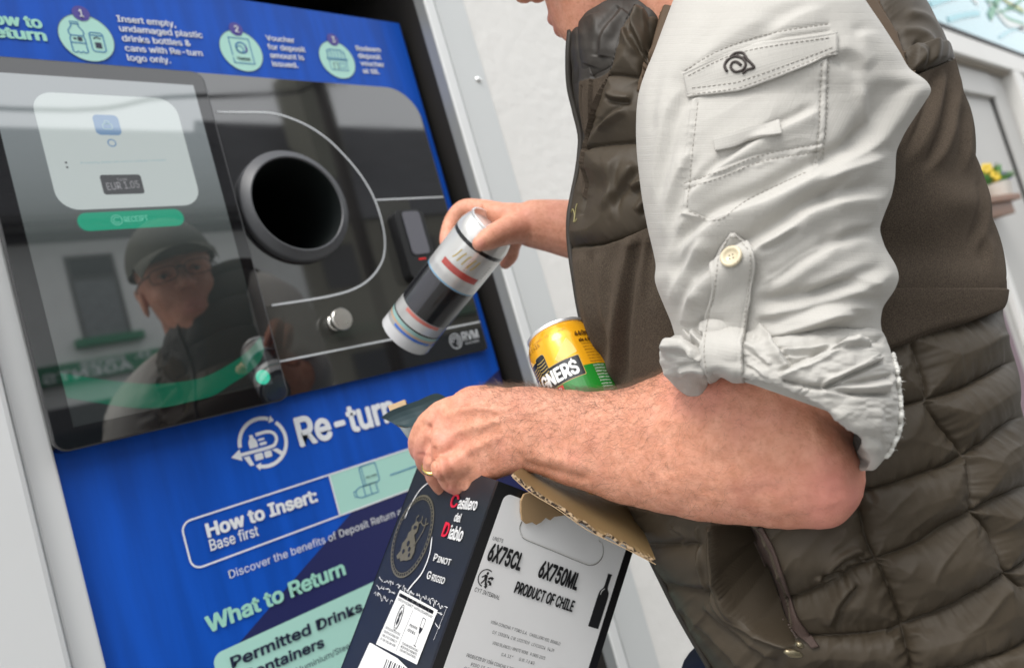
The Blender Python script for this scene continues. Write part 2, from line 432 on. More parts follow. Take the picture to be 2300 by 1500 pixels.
# machine wall: pieces round the recess that holds the machine
YW = -0.055
wall = empty('rendered_wall', (1.3, YW, 0), 'white rendered shop wall with the recess that holds the bottle return machine', 'wall')
B('wall_face', [((1.017, YW, 0.35), (3.3, 0.3, 3.6)), ((-2.5, YW, 2.06), (1.017, 0.3, 3.6)), ((-2.5, YW + 0.03, 0.0), (-0.45, 0.3, 2.06))], M_white, wall)
B('plinth', [((1.02, YW - 0.012, 0.0), (3.3, 0.3, 0.348))], M_plinth, wall, 0.004)
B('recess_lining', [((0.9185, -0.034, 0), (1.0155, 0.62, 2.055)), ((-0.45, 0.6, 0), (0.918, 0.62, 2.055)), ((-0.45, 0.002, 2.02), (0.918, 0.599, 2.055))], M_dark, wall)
trim = B('trim_frame', [((0.9425, YW - 0.002, 0), (1.0165, -0.0345, 2.06))], M_trim, wall, 0.0015)
B('edge_strip', [((0.9165, YW - 0.006, 0), (0.9385, -0.0345, 2.06))], M_trim2, trim, 0.003)
B('inner_reveal', [((0.9150, YW - 0.003, 0), (0.9163, -0.0345, 2.019))], M_brush, trim)
B('groove', [((0.9387, YW + 0.012, 0), (0.9423, -0.0345, 2.06))], M_rubber, trim)
scr = MB(); scr.lathe([(0.0001, -0.004), (0.003, -0.004), (0.0062, -0.0015), (0.0066, 0.0), (0.0066, 0.004)], (0.9955, YW - 0.002, Z0 + 0.5594), (0, 1, 0), (1, 0, 0), 24)
scr.build('screw', M_steel, trim, True)

clad = empty('cladding_panel', (-0.1, -0.02, 0), 'white cladding panel left of the blue machine front', 'panel')
B('edge_board', [((0.174, -0.016, 0), (0.2050, 0.4, 2.05))], M_clad, clad, 0.003)
B('board', [((-0.45, -0.030, 0), (0.172, 0.4, 2.05))], M_clad, clad, 0.006)

# ================================================================ BOTTLE RETURN MACHINE
def ink(name, col, rough=0.4, **k): return mat(name, col, rough, **k)
K_blue = None
mt, n, b = nodes('blue_vinyl'); L = n.links.new
tc = n.nodes.new('ShaderNodeTexCoord'); mp = n.nodes.new('ShaderNodeMapping'); mp.inputs['Scale'].default_value = (14, 1, 1.3); L(tc.outputs['Object'], mp.inputs[0])
nz = n.nodes.new('ShaderNodeTexNoise'); nz.inputs['Scale'].default_value = 3.0; nz.inputs['Detail'].default_value = 5; L(mp.outputs[0], nz.inputs[0])
rp = n.nodes.new('ShaderNodeValToRGB'); rp.color_ramp.elements[0].position = 0.38; rp.color_ramp.elements[1].position = 0.62
rp.color_ramp.elements[0].color = (0.006, 0.074, 0.43, 1); rp.color_ramp.elements[1].color = (0.006, 0.092, 0.54, 1)
L(nz.outputs['Fac'], rp.inputs[0]); L(rp.outputs[0], b.inputs['Base Color']); b.inputs['Roughness'].default_value = 0.38; b.inputs['Specular IOR Level'].default_value = 0.25
mr = n.nodes.new('ShaderNodeMapRange'); mr.inputs[3].default_value = 0.3; mr.inputs[4].default_value = 0.5; L(nz.outputs['Fac'], mr.inputs[0]); L(mr.outputs[0], b.inputs['Roughness'])
K_blue = mt
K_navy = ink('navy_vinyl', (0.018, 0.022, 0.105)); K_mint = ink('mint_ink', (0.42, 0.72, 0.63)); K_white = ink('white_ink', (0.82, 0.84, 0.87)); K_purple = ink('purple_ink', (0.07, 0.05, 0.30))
K_line = ink('blue_line_ink', (0.02, 0.17, 0.42)); K_mintd = ink('mint_heading_ink', (0.36, 0.70, 0.58)); K_dk = ink('dark_print', (0.02, 0.025, 0.06)); K_edge = ink('olive_outline', (0.10, 0.16, 0.22))
M_gloss = mat('black_glass', (0.006, 0.006, 0.007), 0.035, spec=0.5, ior=2.35, var=0.12, vscale=7)
M_bez = mat('bezel_glass', (0.005, 0.005, 0.006), 0.02, ior=1.95)
M_ring = mat('grey_plastic', (0.085, 0.088, 0.095), 0.42, bump=0.05, bscale=400, bdist=0.0005)
M_tun = mat('tunnel_plastic', (0.010, 0.013, 0.013), 0.45)
M_blackp = mat('black_plastic', (0.01, 0.01, 0.011), 0.35)

rvm = empty('bottle_return_machine', (0.55, 0.0, 0.0), 'blue bottle return machine with touch screen and round feed opening', 'machine')
RC = np.array([0.5815, 0.348]); RO, RI = 0.0860, 0.0712
cyc = lambda c, r, n=72: np.stack([c[0] + r * np.cos(np.linspace(0, 2 * np.pi, n, endpoint=False)), c[1] + r * np.sin(np.linspace(0, 2 * np.pi, n, endpoint=False))], 1)
Zs = np.array([0, Z0])
panel = plate('front_panel', np.array([(0.2054, 0.02), (0.8972, 0.02), (0.8972, 1.8905), (0.2054, 1.8905)]), [cyc(RC + Zs, RI + 0.002)], 0.0, 0.03, K_blue, rvm)
B('cabinet', [((0.21, 0.3, 0.02), (0.89, 0.59, 1.87))], M_blackp, rvm)
FP = Plane((0, 0, Z0), (1, 0, 0), (0, 0, 1), (0, -1, 0))
GY = -0.012
FG = Plane((0, GY, Z0), (1, 0, 0), (0, 0, 1), (0, -1, 0))
SY = -0.035
FS = Plane((0, SY, Z0), (1, 0, 0), (0, 0, 1), (0, -1, 0))

# navy corner
pr = Print(FP, 0.0004)
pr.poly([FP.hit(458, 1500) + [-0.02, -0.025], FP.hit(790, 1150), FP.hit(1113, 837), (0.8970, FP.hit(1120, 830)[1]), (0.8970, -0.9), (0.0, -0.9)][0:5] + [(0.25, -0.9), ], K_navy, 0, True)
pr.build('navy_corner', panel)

# step icons along the top
CI = [((0.358, 0.599), 'one'), ((0.5735, 0.603), 'two'), ((0.7415, 0.6045), 'three')]
RCI = 0.0335
badge = [FP.hit(181, 32), FP.hit(529, 67), FP.hit(746.5, 90.7)]
for k, (c, _) in enumerate(CI):
    pr = Print(FP, 0.0008); cx, cz = c
    pr.disc(c, RCI, K_mint); pr.arc(c, RCI, 0.0009, 0, 360, K_edge, 0.0003)
    pr.disc(badge[k], 0.0108, K_purple, 0.0006)
    bx, bz = badge[k]; h = 0.0105
    pr.text('123'[k], (bx - 0.0026, bz - 0.0052), (bx + 0.0026 + (k > 0) * 0.0012, bz - 0.0052), (bx - 0.003, bz + 0.0052), K_white, 0.02, 0.001, uvmode=True)
    w = 0.0013; P = lambda *q: np.array(q) + [cx, cz]
    if k == 0:
        pr.ribbon(P((-.0165, .0215), (-.0060, .0215), (-.0060, .0185), (-.0165, .0185)), w, K_line, .0005, True, closed=True)
        pr.ribbon(P((-.0155, .0185), (-.0155, .0155), (-.0205, .0085), (-.0205, .005), (-.019, .001), (-.0205, -.003), (-.0205, -.021), (-.0175, -.0225), (-.0145, -.0205), (-.0115, -.0225), (-.0085, -.0205), (-.0055, -.0225), (-.0025, -.021), (-.0025, -.003), (-.004, .001), (-.0025, .005), (-.0025, .0085), (-.007, .0155), (-.007, .0185)), w, K_line, .0005, True)
        pr.ribbon(P((-.0195, .002), (-.0035, .002)), w, K_line, .0005, True); pr.ribbon(P((-.0205, -.0085), (-.0025, -.0085)), w, K_line, .0005, True)
        pr.poly(P((-.0115, -.0055), (-.006, -.0055), (-.006, .0), (-.0115, .0)), K_dk, .0005, True); pr.poly(P((-.0165, -.004), (-.013, -.004), (-.013, -.0015), (-.0165, -.0015)), K_dk, .0005, True)
        pr.rrect(cx + .004, cz - .0185, cx + .0205, cz + .0085, .0035, K_line, .0005, outline=w)
        pr.ribbon(P((.005, .0045), (.0195, .0045)), w, K_line, .0005, True)
        pr.poly(P((.0085, -.0135), (.0165, -.0135), (.0165, -.0055), (.0085, -.0055)), K_dk, .0005, True)
        pr.ribbon(P((.008, -.0005), (.0125, .002), (.0165, -.0005)), w * 1.3, K_dk, .0005, True)
    elif k == 1:
        z = [(-.016 + .0032 * i / 2, .021 - (i % 2) * .0012) for i in range(21)]
        pr.ribbon(P(*z), w, K_line, .0005, True); pr.ribbon(P(*[(x, -y) for x, y in z]), w, K_line, .0005, True)
        pr.ribbon(P((-.016, .021), (-.016, -.009)), w, K_line, .0005, True); pr.ribbon(P((-.016, -.012), (-.016, -.021)), w, K_line, .0005, True); pr.ribbon(P((.016, .021), (.016, -.021)), w, K_line, .0005, True)
        pr.arc((cx + .001, cz + .005), .0085, w * 1.6, 20, 330, K_line, .0005); pr.arc((cx - .002, cz + .002), .0055, w, 0, 360, K_line, .0005); pr.arc((cx + .003, cz + .004), .006, w * 2.2, -60, 40, K_purple, .0006)
        pr.text('Voucher', (cx - .0105, cz - .0145), (cx + .0105, cz - .0145), (cx - .0105, cz - .0105), K_dk, .02, .0006, uvmode=True)
    else:
        pr.ribbon(P((-.012, .018), (.012, .018), (.0195, .002), (-.0195, .002)), w, K_line, .0005, True, closed=True)
        for i in range(6):
            x = -.0195 + .0065 * i; pr.ribbon(P((x + .0033, .018 - abs(x) * .05), (x + .0033, .003)), w, K_line, .0005, True)
            pr.arc((x + .0033 + cx, cz + .002), .0032, w, 180, 360, K_line, .0005, 9)
        pr.ribbon(P((-.0165, -.002), (-.0165, -.0185), (.0165, -.0185), (.0165, -.002)), w, K_line, .0005, True)
        pr.ribbon(P((-.0095, -.0185), (-.0095, -.006), (-.002, -.006), (-.002, -.0185)), w, K_dk, .0005, True)
        pr.ribbon(P((.002, -.014), (.012, -.014), (.012, -.006), (.002, -.006)), w, K_line, .0005, True, closed=True)
    pr.build('step_icon', panel)

pr = Print(FP, 0.0008)
pr.text('How to', (-47, 52), (97, 65), (-52, 27), K_mintd, 0.055); pr.text('Return', (-48, 81), (107, 93.5), (-53, 57), K_mintd, 0.055)
pr.build('heading', panel)
pr = Print(FP, 0.0008)
TX = [('Insert empty,', (263.5, 50), (395, 62), (261, 36)), ('undamaged plastic', (269, 71.5), (455.5, 87), (266.5, 57.5)), ('drinks bottles &', (275, 94), (429, 105.5), (272.5, 80)), ('cans with Re-turn', (281.6, 116), (455.5, 127.5), (279, 102)), ('logo only.', (287, 137.6), (384, 143.6), (284, 123.5)),
      ('Voucher', (598, 92), (662, 98), (594, 80)), ('for deposit', (602, 112), (686, 118.7), (599, 100)), ('amount is', (607.5, 131), (683, 136.6), (604.5, 119)), ('issued.', (612, 150), (670, 153.7), (609, 138)),
      ('Redeem', (800.5, 115), (855, 118.5), (797, 104)), ('deposit', (805, 131.5), (856, 135), (802, 120.5)), ('voucher', (810, 148.5), (863.5, 152), (807, 137.5)), ('at till.', (815.5, 165.5), (853, 168), (812.5, 154.5))]
for t, a, b_, c in TX: pr.text(t, a, b_, c, K_white, 0.022)
pr.build('step_text', panel)

# brand line and round arrow emblem
pr = Print(FP, 0.0008); pr.text('Re-turn', (673, 1002), (893, 941), (655, 943), K_white, 0.042); pr.build('lettering', panel)
pr = Print(FP, 0.0008); c = np.array([0.4497, 0.0244]); r = 0.0325; w = 0.0052
pr.arc(c, r, w, 200, 72, K_white) if False else None
pr.arc(c, r, w, 62, 178, K_white); pr.arc(c, r, w, -112, 42, K_white)
def tip(p, a, s): 
    a = math.radians(a); d = np.array([math.cos(a), math.sin(a)]); q = np.array([-d[1], d[0]]); p = np.array(p)
    pr.poly([p + d * s, p + q * s * .8, p - q * s * .8], K_white, .0002, True)
tip(c + r * np.array([math.cos(math.radians(60)), math.sin(math.radians(60))]), -30, .0068)
tip(c + r * np.array([math.cos(math.radians(-112)), math.sin(math.radians(-112))]), 158, .0068)
ar = lambda *q: np.array(q) + c
pr.ribbon(ar((-.034, -.0085), (.008, -.0085), (.0165, -.005), (.0195, .002), (.0165, .009), (.008, .0125), (-.008, .0125)), .0045, K_white, .0001, True, n=60)
pr.poly(ar((-.0475, -.0085), (-.034, -.0005), (-.034, -.0165)), K_white, .0002, True)
pr.poly(ar((-.0205, -.004), (-.0085, -.004), (-.0085, .004), (-.0105, .008), (-.0120, .0095), (-.0120, .0135), (-.0170, .0135), (-.0170, .0095), (-.0185, .008), (-.0205, .004)), K_white, .0002, True)
pr.rrect(c[0] - .006, c[1] - .0035, c[0] + .0045, c[1] + .0005, .0015, K_white, .0002); pr.rrect(c[0] - .0065, c[1] + .003, c[0] + .0025, c[1] + .0060, .001, K_white, .0002)
pr.poly(ar((-.0315, -.0125), (-.0235, -.0125), (-.0200, -.026), (-.0255, -.026)), K_white, .0002, True)
pr.rrect(c[0] - .0170, c[1] - .0215, c[0] - .0050, c[1] - .0125, .002, K_white, .0002); pr.rrect(c[0] - .0030, c[1] - .0215, c[0] + .0075, c[1] - .0125, .002, K_white, .0002)
pr.poly(ar((.0085, -.0125), (.0165, -.0125), (.0275, -.0235), (.0195, -.0235)), K_white, .0002, True)
pr.build('arrow_emblem', panel)

# how to insert strip
pr = Print(FP, 0.0008); zt, zb = -0.0445, -0.1035; xl, xs, xr = 0.3215, 0.5303, 0.8
pr.poly([(xs, zb), (xr, zb), (xr, zt), (xs, zt)], K_mint, 0, True)
pr.rrect(xl, zb, xr, zt, 0.0125, K_white, .0004, outline=0.0022); pr.ribbon([(xs, zb), (xs, zt)], .0022, K_white, .0004, True)
pr.text('How to Insert:', (465.6, 1206.6), (714, 1124), (458.5, 1178), K_white, 0.05, .0004); pr.text('Base first', (472.6, 1236.7), (581, 1201.5), (467, 1213), K_white, 0.014, .0004)
q = lambda *P: [FP.hit(*p) for p in P]
c0, c1 = FP.hit(806, 1056), FP.hit(852, 1078)
pr.rrect(c0[0], c1[1] - .0005, c1[0], c0[1] + .0045, .0035, K_line, .0006, outline=.0012)
pr.ribbon([(c0[0] + .004, c1[1]), (c0[0] + .004, c0[1] + .0045)], .001, K_line, .0006, True)
pr.text('Re-turn', FP.hit(822, 1073), FP.hit(845, 1066), FP.hit(821, 1070), K_dk, .02, .0006, uvmode=True)
a = FP.hit(795, 1110); P = lambda *s_: np.array(s_) + a
pr.ribbon(P((0, -.0045), (.0035, -.0045), (.0045, -.0055), (.010, -.008), (.040, -.008), (.040, -.005), (.0375, -.003), (.040, -.0005), (.0375, .002), (.040, .0045), (.040, .007), (.010, .007), (.0045, .0045), (.0035, .0035), (0, .0035)), .0011, K_line, .0006, True, closed=True)
pr.ribbon(P((.017, -.008), (.017, .007)), .0011, K_line, .0006, True); pr.ribbon(P((.028, -.008), (.028, .007)), .0011, K_line, .0006, True); pr.ribbon(P((.0035, -.0045), (.0035, .0035)), .0011, K_line, .0006, True)
a, b_ = FP.hit(875, 1067), FP.hit(951, 1040); pr.ribbon([a, b_], .0016, K_line, .0006, True); pr.poly([b_ + [.002, 0], b_ + [-.006, .004], b_ + [-.006, -.004]], K_line, .0007, True)
pr.build('insert_sign', panel)
pr = Print(FP, 0.0012)
pr.text('Discover the benefits of Deposit Return at w', (515.7, 1299), (925, 1146), (512.5, 1281), K_white, 0.0)
pr.build('benefits_text', panel)
pr = Print(FP, 0.0012); pr.text('What to Return', (465.6, 1420.6), (776.6, 1287.6), (448, 1391), K_mintd, 0.045); pr.build('heading', panel)
pr = Print(FP, 0.0012); pr.rrect(0.3185, -0.62, 0.78, -0.2078, 0.012, K_mint)
pr.text('Permitted Drinks', (520, 1500), (814, 1370), (513, 1477), K_dk, 0.03, .0004); pr.text('Containers', (546, 1530), (728, 1450), (540, 1508), K_dk, 0.03, .0004)
pr.text('Plastic, Aluminium/Steel', (596, 1546), (790, 1452), (592, 1533), K_dk, 0.0, .0004)
pr.build('permitted_sign', panel)

# ---- right hand glass unit
outer = [(0.478, 0.0763), (0.868, 0.0763)] + [(0.868 + .008 * math.sin(t), 0.0843 - .008 * math.cos(t)) for t in np.linspace(0, math.pi / 2, 6)][1:] + [(0.816 + .06 * math.cos(t), 0.4955 + .06 * math.sin(t)) for t in np.linspace(0, math.pi / 2, 14)] + [(0.478, 0.5555)]
outer = np.array(outer) + Zs
glass = plate('glass_fascia', outer, [cyc(RC + Zs, RI + 0.002)], GY, -0.0003, M_gloss, rvm, bevel=0.0012)
K_gline = ink('silver_line_ink', (0.62, 0.64, 0.66)); K_grey = mat('grey_print_under_glass', (0.048, 0.048, 0.043), 0.03, ior=1.62)
pr = Print(FG, 0.0006)
D = FG.uv if False else np.array([FG.hit(*p) for p in [(486, 252.5), (545, 253), (600, 254), (640, 262), (690, 283), (735, 313), (775, 352), (808, 392), (834, 434), (852, 480), (863, 530), (862, 572), (850, 602), (826, 630), (790, 651), (745, 664), (690, 674), (610, 686)]])
Ds = spline(D, 90)
lb0, lb1 = FG.hit(858, 449), FG.hit(1000, 441.5); lc0, lc1 = FG.hit(640, 807), FG.hit(1082, 724)
zB = lb0[1]; zC = (lc0[1] + lc1[1]) / 2; zD = D[-1][1]
near = [p for p in Ds if p[1] < zB and p[0] > 0.55]
pr.poly([(0.488, zD)] + [tuple(p) for p in Ds[::-1] if p[1] < zB - .002][:60] + [(D[9][0], zB), (0.796, zB), (0.796, zC), (0.488, zC)], K_grey, -0.0002, True)
pr.ribbon(Ds, .0028, K_gline, .0003, True); pr.ribbon([(D[8][0] + .002, zB), (0.8725, zB)], .0024, K_gline, .0003, True); pr.ribbon([(0.486, zC), (0.874, zC)], .0026, K_gline, .0003, True)
lg = FG.hit(1023, 766)
for rr in (.0125, .0088, .0050): pr.arc(lg, rr, .0011 if rr < .0125 else .0012, -80 if rr < .0125 else 0, 200 if rr < .0125 else 360, K_gline, .0003)
pr.text('RVM', (1040, 766), (1075, 758), (1036, 747), K_gline, .018, .0003); pr.text('SYSTEMS', (1046, 774), (1076, 767), (1045, 769.5), K_gline, 0, .0003)
pr.build('fascia_print', glass)
# feed opening
mb = MB(); ax = (0, 1, 0)
mb.lathe([(RI - .0005, 0.20), (RI - .0005, 0.0), (RI - .0005, -0.0305), (RI + .0006, -.0320), (RI + .0020, -.0322), (RI + .0028, -.0312), (RO - .0030, -.0250), (RO - .0010, -.0235), (RO, -.0215), (RO, -.0125)], (RC[0], 0, RC[1] + Z0), ax, (1, 0, 0), 96)
ring = mb.build('feed_ring', M_ring, rvm, True, auto=0.6)
mb = MB(); mb.lathe([(RI - .0015, -.03), (RI - .0015, .29), (0.0001, .29)], (RC[0], 0, RC[1] + Z0), ax, (1, 0, 0), 64)
mb.box((RC[0] - .045, 0.06, RC[1] + Z0 - .066), (RC[0] + .03, .28, RC[1] + Z0 - .052))
mb.build('feed_tunnel', M_tun, ring, True, auto=0.5)
# scanner
sc_ = MB()
P = rrect_pts(0.742, 0.2105, 0.800, 0.3275, .012)
scn = plate('scanner', P + Zs, [], -0.035, GY - .0002, M_blackp, rvm, bevel=.003)
pl_ = Plane((0, -0.036, Z0), (1, 0, 0), (0, 0, 1), (0, -1, 0)); uvq = np.array([pl_.hit(*p) for p in [(900, 484), (941, 480), (975, 576), (929, 575)]])
plate('scanner_window', rrect_pts(uvq[:, 0].min() + .003, .2505, uvq[:, 0].max() - .006, .3235, .006) + Zs, [], -0.0372, -0.0353, mat('scanner_grey', (0.13, 0.13, 0.15), 0.3), scn, bevel=.0006)
mb = MB(); x, z = pl_.hit(948, 581); mb.box((x - .006, -0.0358, z + Z0 - .001), (x + .008, -0.0352, z + Z0 + .001)); mb.build('red_light', mat('red_led', (0.3, 0.0, 0.0), 0.4, emit=((1, 0.02, 0.02), 0.35)), scn)
# knob
kx, kz = FG.hit(750, 726)
mb = MB(); mb.lathe([(.0128, -.0003), (.0128, -.006), (.0112, -.008), (.0112, -.017), (.0160, -.0185), (.0166, -.020), (.0166, -.0255), (.0155, -.027), (.0001, -.0272)], (kx, GY, kz + Z0), (0, 1, 0), (1, 0, 0), 48)
mb.build('steel_knob', mat('turned_steel', (0.68, 0.66, 0.62), 0.28, metal=1.0, var=0.1, vscale=90), rvm, True, auto=0.5)

# ---- touch screen
bz = rrect_pts(0.2042, 0.0725, 0.4848, 0.5425, 0.0135)
scrn = plate('touch_screen', bz + Zs, [], SY, -0.0003, M_bez, rvm, bevel=0.0022)
EM = 0.48
rb_ = rrect_pts(0.2040, 0.0723, 0.4850, 0.5427, 0.0137, n=14) + Zs
mb = MB(); mb.sweep(np.array([(x, SY + .0022, z) for x, z in np.vstack([rb_, rb_[:1]])]), .0017, 8, cap=False); mb.build('bezel_rim', mat('bezel_plastic', (.045, .045, .047), .35), scrn, True)
def lcd(name, col, e, ec=None): return mat(name, col, 0.025, ior=2.4, emit=(ec or col, e * EM * 1.5))
ax0, ax1, az0, az1 = 0.2255, 0.4680, 0.0958, 0.5225
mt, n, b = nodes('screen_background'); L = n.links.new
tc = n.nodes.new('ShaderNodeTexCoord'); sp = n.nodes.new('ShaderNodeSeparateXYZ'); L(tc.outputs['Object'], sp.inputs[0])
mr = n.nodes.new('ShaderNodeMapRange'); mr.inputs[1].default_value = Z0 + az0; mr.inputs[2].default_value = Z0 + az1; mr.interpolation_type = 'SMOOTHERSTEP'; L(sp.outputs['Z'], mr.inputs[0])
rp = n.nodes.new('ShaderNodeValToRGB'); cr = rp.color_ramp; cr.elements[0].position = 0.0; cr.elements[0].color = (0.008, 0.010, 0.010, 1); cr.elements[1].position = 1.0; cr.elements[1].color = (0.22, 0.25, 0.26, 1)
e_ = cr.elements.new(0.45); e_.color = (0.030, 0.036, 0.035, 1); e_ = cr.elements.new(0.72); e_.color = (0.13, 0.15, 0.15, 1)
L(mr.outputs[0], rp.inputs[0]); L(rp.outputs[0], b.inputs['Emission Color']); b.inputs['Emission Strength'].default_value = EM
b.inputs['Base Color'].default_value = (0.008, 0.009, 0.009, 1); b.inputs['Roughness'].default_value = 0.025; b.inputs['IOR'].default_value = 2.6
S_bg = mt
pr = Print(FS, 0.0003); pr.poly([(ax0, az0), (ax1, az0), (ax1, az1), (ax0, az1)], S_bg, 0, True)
S_card = lcd('screen_card', (0.1, 0.105, 0.105), 0.40, (0.80, 0.90, 0.88)); S_icon = lcd('screen_icon', (0.03, 0.06, 0.12), 0.30, (0.36, 0.58, 0.85)); S_txt = lcd('screen_faint_text', (0.05, 0.09, 0.1), 0.34, (0.55, 0.80, 0.85)); S_badge = lcd('screen_badge', (0.02, 0.02, 0.02), 0.06, (0.8, 0.85, 0.9)); S_bt = lcd('screen_badge_text', (0.05, 0.05, 0.05), 0.26, (0.9, 0.9, 0.95))
S_green = lcd('screen_green', (0.01, 0.05, 0.035), 0.30, (0.05, 0.75, 0.45)); S_gl = lcd('screen_green_line', (0.03, 0.1, 0.08), 0.36, (0.3, 0.95, 0.7)); S_wave = lcd('screen_wave', (0.003, 0.02, 0.012), 0.13, (0.0, 0.42, 0.23))
S_dot = lcd('screen_dot', (0.01, 0.06, 0.04), 0.5, (0.03, 0.80, 0.50))
cl, cr_, ct, cb = 0.2655, 0.4365, FS.hit(200, 213)[1], FS.hit(270, 468)[1]
pr.rrect(cl, cb, cr_, ct, 0.024, S_card, .0002)
i0, i1 = FS.hit(207, 258), FS.hit(273, 305); xc = (i0[0] + i1[0]) / 2
pr.rrect(i0[0] - .001, i1[1], i1[0] + .001, i0[1], .006, S_icon, .0004)
pr.rrect(xc - .0055, i1[1] + .008, xc + .0055, i0[1] - .012, .002, S_txt, .0005, outline=.0012); pr.rrect(xc - .0025, i0[1] - .012, xc + .0025, i0[1] - .008, .0005, S_txt, .0005, outline=.001)
p = FS.hit(251, 322); pr.arc(p, .0045, .0016, 0, 360, S_icon, .0004)
pr.text('Processing, please wait until the container is accepted', FS.hit(182, 369) , FS.hit(372, 362), FS.hit(182, 364), S_txt, .0, .0004, uvmode=True)
for d in (0, .006): p = FS.hit(148, 366) + [0, -d]; pr.disc(p, .0014, S_badge, .0004, 10)
b0, b1 = FS.hit(222, 392), FS.hit(326, 437); pr.rrect(b0[0], b1[1] + .001, b1[0], b0[1] - .001, .0035, S_badge, .0004)
pr.text('EUR 1.05', (242, 428), (314, 422), (238, 412), S_bt, 0.0, .0006); pr.text('Total', (263, 408), (286, 406), (262, 402), S_bt, 0.0, .0006)
g0, g1 = FS.hit(174, 500), FS.hit(412, 488); zc = (g0[1] + g1[1]) / 2; pr.rrect(g0[0], zc - .0115, g1[0], zc + .0115, .011, S_green, .0004)
pr.text('RECEIPT', (280, 500), (333, 496), (278, 488), S_gl, .01, .0006); p = FS.hit(262, 495); pr.arc(p, .0062, .001, 0, 360, S_gl, .0006); pr.arc(p, .0035, .001, 40, 320, S_gl, .0006)
wv = [FS.hit(*q_) for q_ in [(133, 838), (200, 848), (275, 858), (340, 862), (400, 858), (460, 846), (520, 815), (560, 785), (590, 755), (597, 785), (585, 810), (555, 840), (520, 862), (480, 888), (430, 906), (370, 917), (300, 916), (220, 905), (150, 893)]]
wv = np.clip(np.array(wv), [ax0, az0], [ax1, az1]); pr.poly(np.vstack([spline(wv[:9], 30), spline(wv[9:], 30)]), S_wave, .0002, True)
p = FS.hit(590, 847); pr.disc(p, .0098, S_dot, .0004); pr.arc(p, .005, .001, 0, 360, S_gl, .0006); pr.arc(p, .0025, .001, 60, 300, S_gl, .0006)
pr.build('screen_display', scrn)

# ================================================================ SHOP FRONT BEYOND THE MAN
M_frame = mat('white_painted_frame', (0.72, 0.71, 0.68), 0.45, var=0.05, vscale=3)
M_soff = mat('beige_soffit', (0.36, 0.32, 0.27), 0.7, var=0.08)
M_door = mat('grey_door', (0.50, 0.49, 0.47), 0.5, var=0.06, vscale=2)
M_plum = mat('plum_door_panel', (0.20, 0.13, 0.16), 0.5, var=0.1)
def FY(y): return Plane((0, y, Z0), (1, 0, 0), (0, 0, 1), (0, -1, 0))
shop = empty('shop_doorway', (4.6, 0.0, 0), 'white framed shop doorway with recessed grey door under a turquoise glass sign', 'doorway')
xo = FY(-0.05).hit(2276, 157)[0]; zs = FY(-0.05).hit(2276, 157)[1] + Z0; zu = FY(-0.05).hit(2140, 72)[1] + Z0
yb = 0.0
for _k in range(400):                                  # depth of the doorway from where its inner corner shows
    yb += 0.002
    if proj(np.array([[xo, yb, zs]]))[0, 0] < 2240: break
dp = yb + 0.3
bx = FY(yb).hit(2240, 178)[0]
B('frame', [((3.32, -0.05, zs), (9.0, 0.2, zu)), ((xo, -0.05, 0), (xo + 0.16, dp, zs - .001)), ((xo + 0.18, -0.04, 0), (xo + 0.26, 0.4, zs - .002))], M_frame, shop, 0.004)
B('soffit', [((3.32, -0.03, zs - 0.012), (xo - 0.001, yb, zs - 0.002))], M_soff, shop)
xg = FY(yb).hit(2217, 200)[0]; xg2 = FY(yb).hit(2300, 455)[0]; xg = (xg + xg2) / 2
B('door_frame', [((xg + .03, yb - .02, 0), (xo - .001, yb + .1, zs - .013)), ((3.32, yb - .03, zs - .16), (xg + .029, yb + .1, zs - .014))], M_door, shop, 0.004)
B('door_seal', [((xg, yb - .01, 0), (xg + .029, yb + .08, zs - .161))], M_rubber, shop)
zp = FY(yb).hit(2262, 700)[1] + Z0
door = B('door', [((3.32, yb, 0), (xg - .001, yb + .06, zs - .161))], M_door, shop)
xl0 = FY(yb - .02).hit(2240, 520)[0]; xl1 = FY(yb - .02).hit(2290, 700)[0]
B('door_panel', [((3.32, yb - .008, 0), (FY(yb - .01).hit(2264, 720)[0], yb - .0005, FY(yb).hit(2255, 560)[1] + Z0))], M_plum, door)
xw = FY(yb - .03).hit(2268, 640)[0]
B('door_bead', [((xw, yb - .03, 0), (xw + .07, yb - .001, FY(yb).hit(2230, 470)[1] + Z0))], mat('white_bead', (0.8, 0.79, 0.77), 0.5), door, .004)
M_teal = mat('turquoise_glass', (0.30, 0.56, 0.63), 0.12, var=0.08, vscale=1.2, spec=0.6)
B('glass_sign', [((3.32, -0.045, zu + .03), (9.0, 0.05, zu + 1.3))], M_teal, shop)
B('sign_seal', [((3.32, -0.052, zu + .002), (9.0, 0.06, zu + .028))], M_rubber, shop)
pr = Print(FY(-0.0475), 0.0); F2 = pr.fr  # plant reflections in the glass, drawn as coloured ribbons on its face
K_pale = mat('pale_streak', (0.7, 0.76, 0.75), 0.3); K_leafp = mat('leaf_reflection', (0.10, 0.38, 0.22), 0.4); K_leafy = mat('yellow_leaf_reflection', (0.45, 0.48, 0.12), 0.4); K_tq = mat('deep_turquoise_streak', (0.22, 0.58, 0.66), 0.3)
pr.ribbon([(2236, 22), (2258, 48), (2278, 54), (2300, 62), (2330, 74)], .06, K_pale, .001, n=20); pr.ribbon([(2180, -10), (2195, 6)], .05, K_pale, .001); pr.ribbon([(2222, 12), (2230, 18)], .06, K_pale, .001)
pr.ribbon([(2222, 40), (2236, 10), (2245, -10)], .05, K_leafp, .002); pr.ribbon([(2215, 0), (2238, 15), (2260, 40), (2300, 55)], .02, K_leafp, .002, n=16); pr.ribbon([(2250, -5), (2270, 10), (2300, 25)], .03, K_leafy, .002, n=12); pr.ribbon([(2262, 18), (2280, 12), (2300, -5)], .02, K_leafp, .002, n=12)
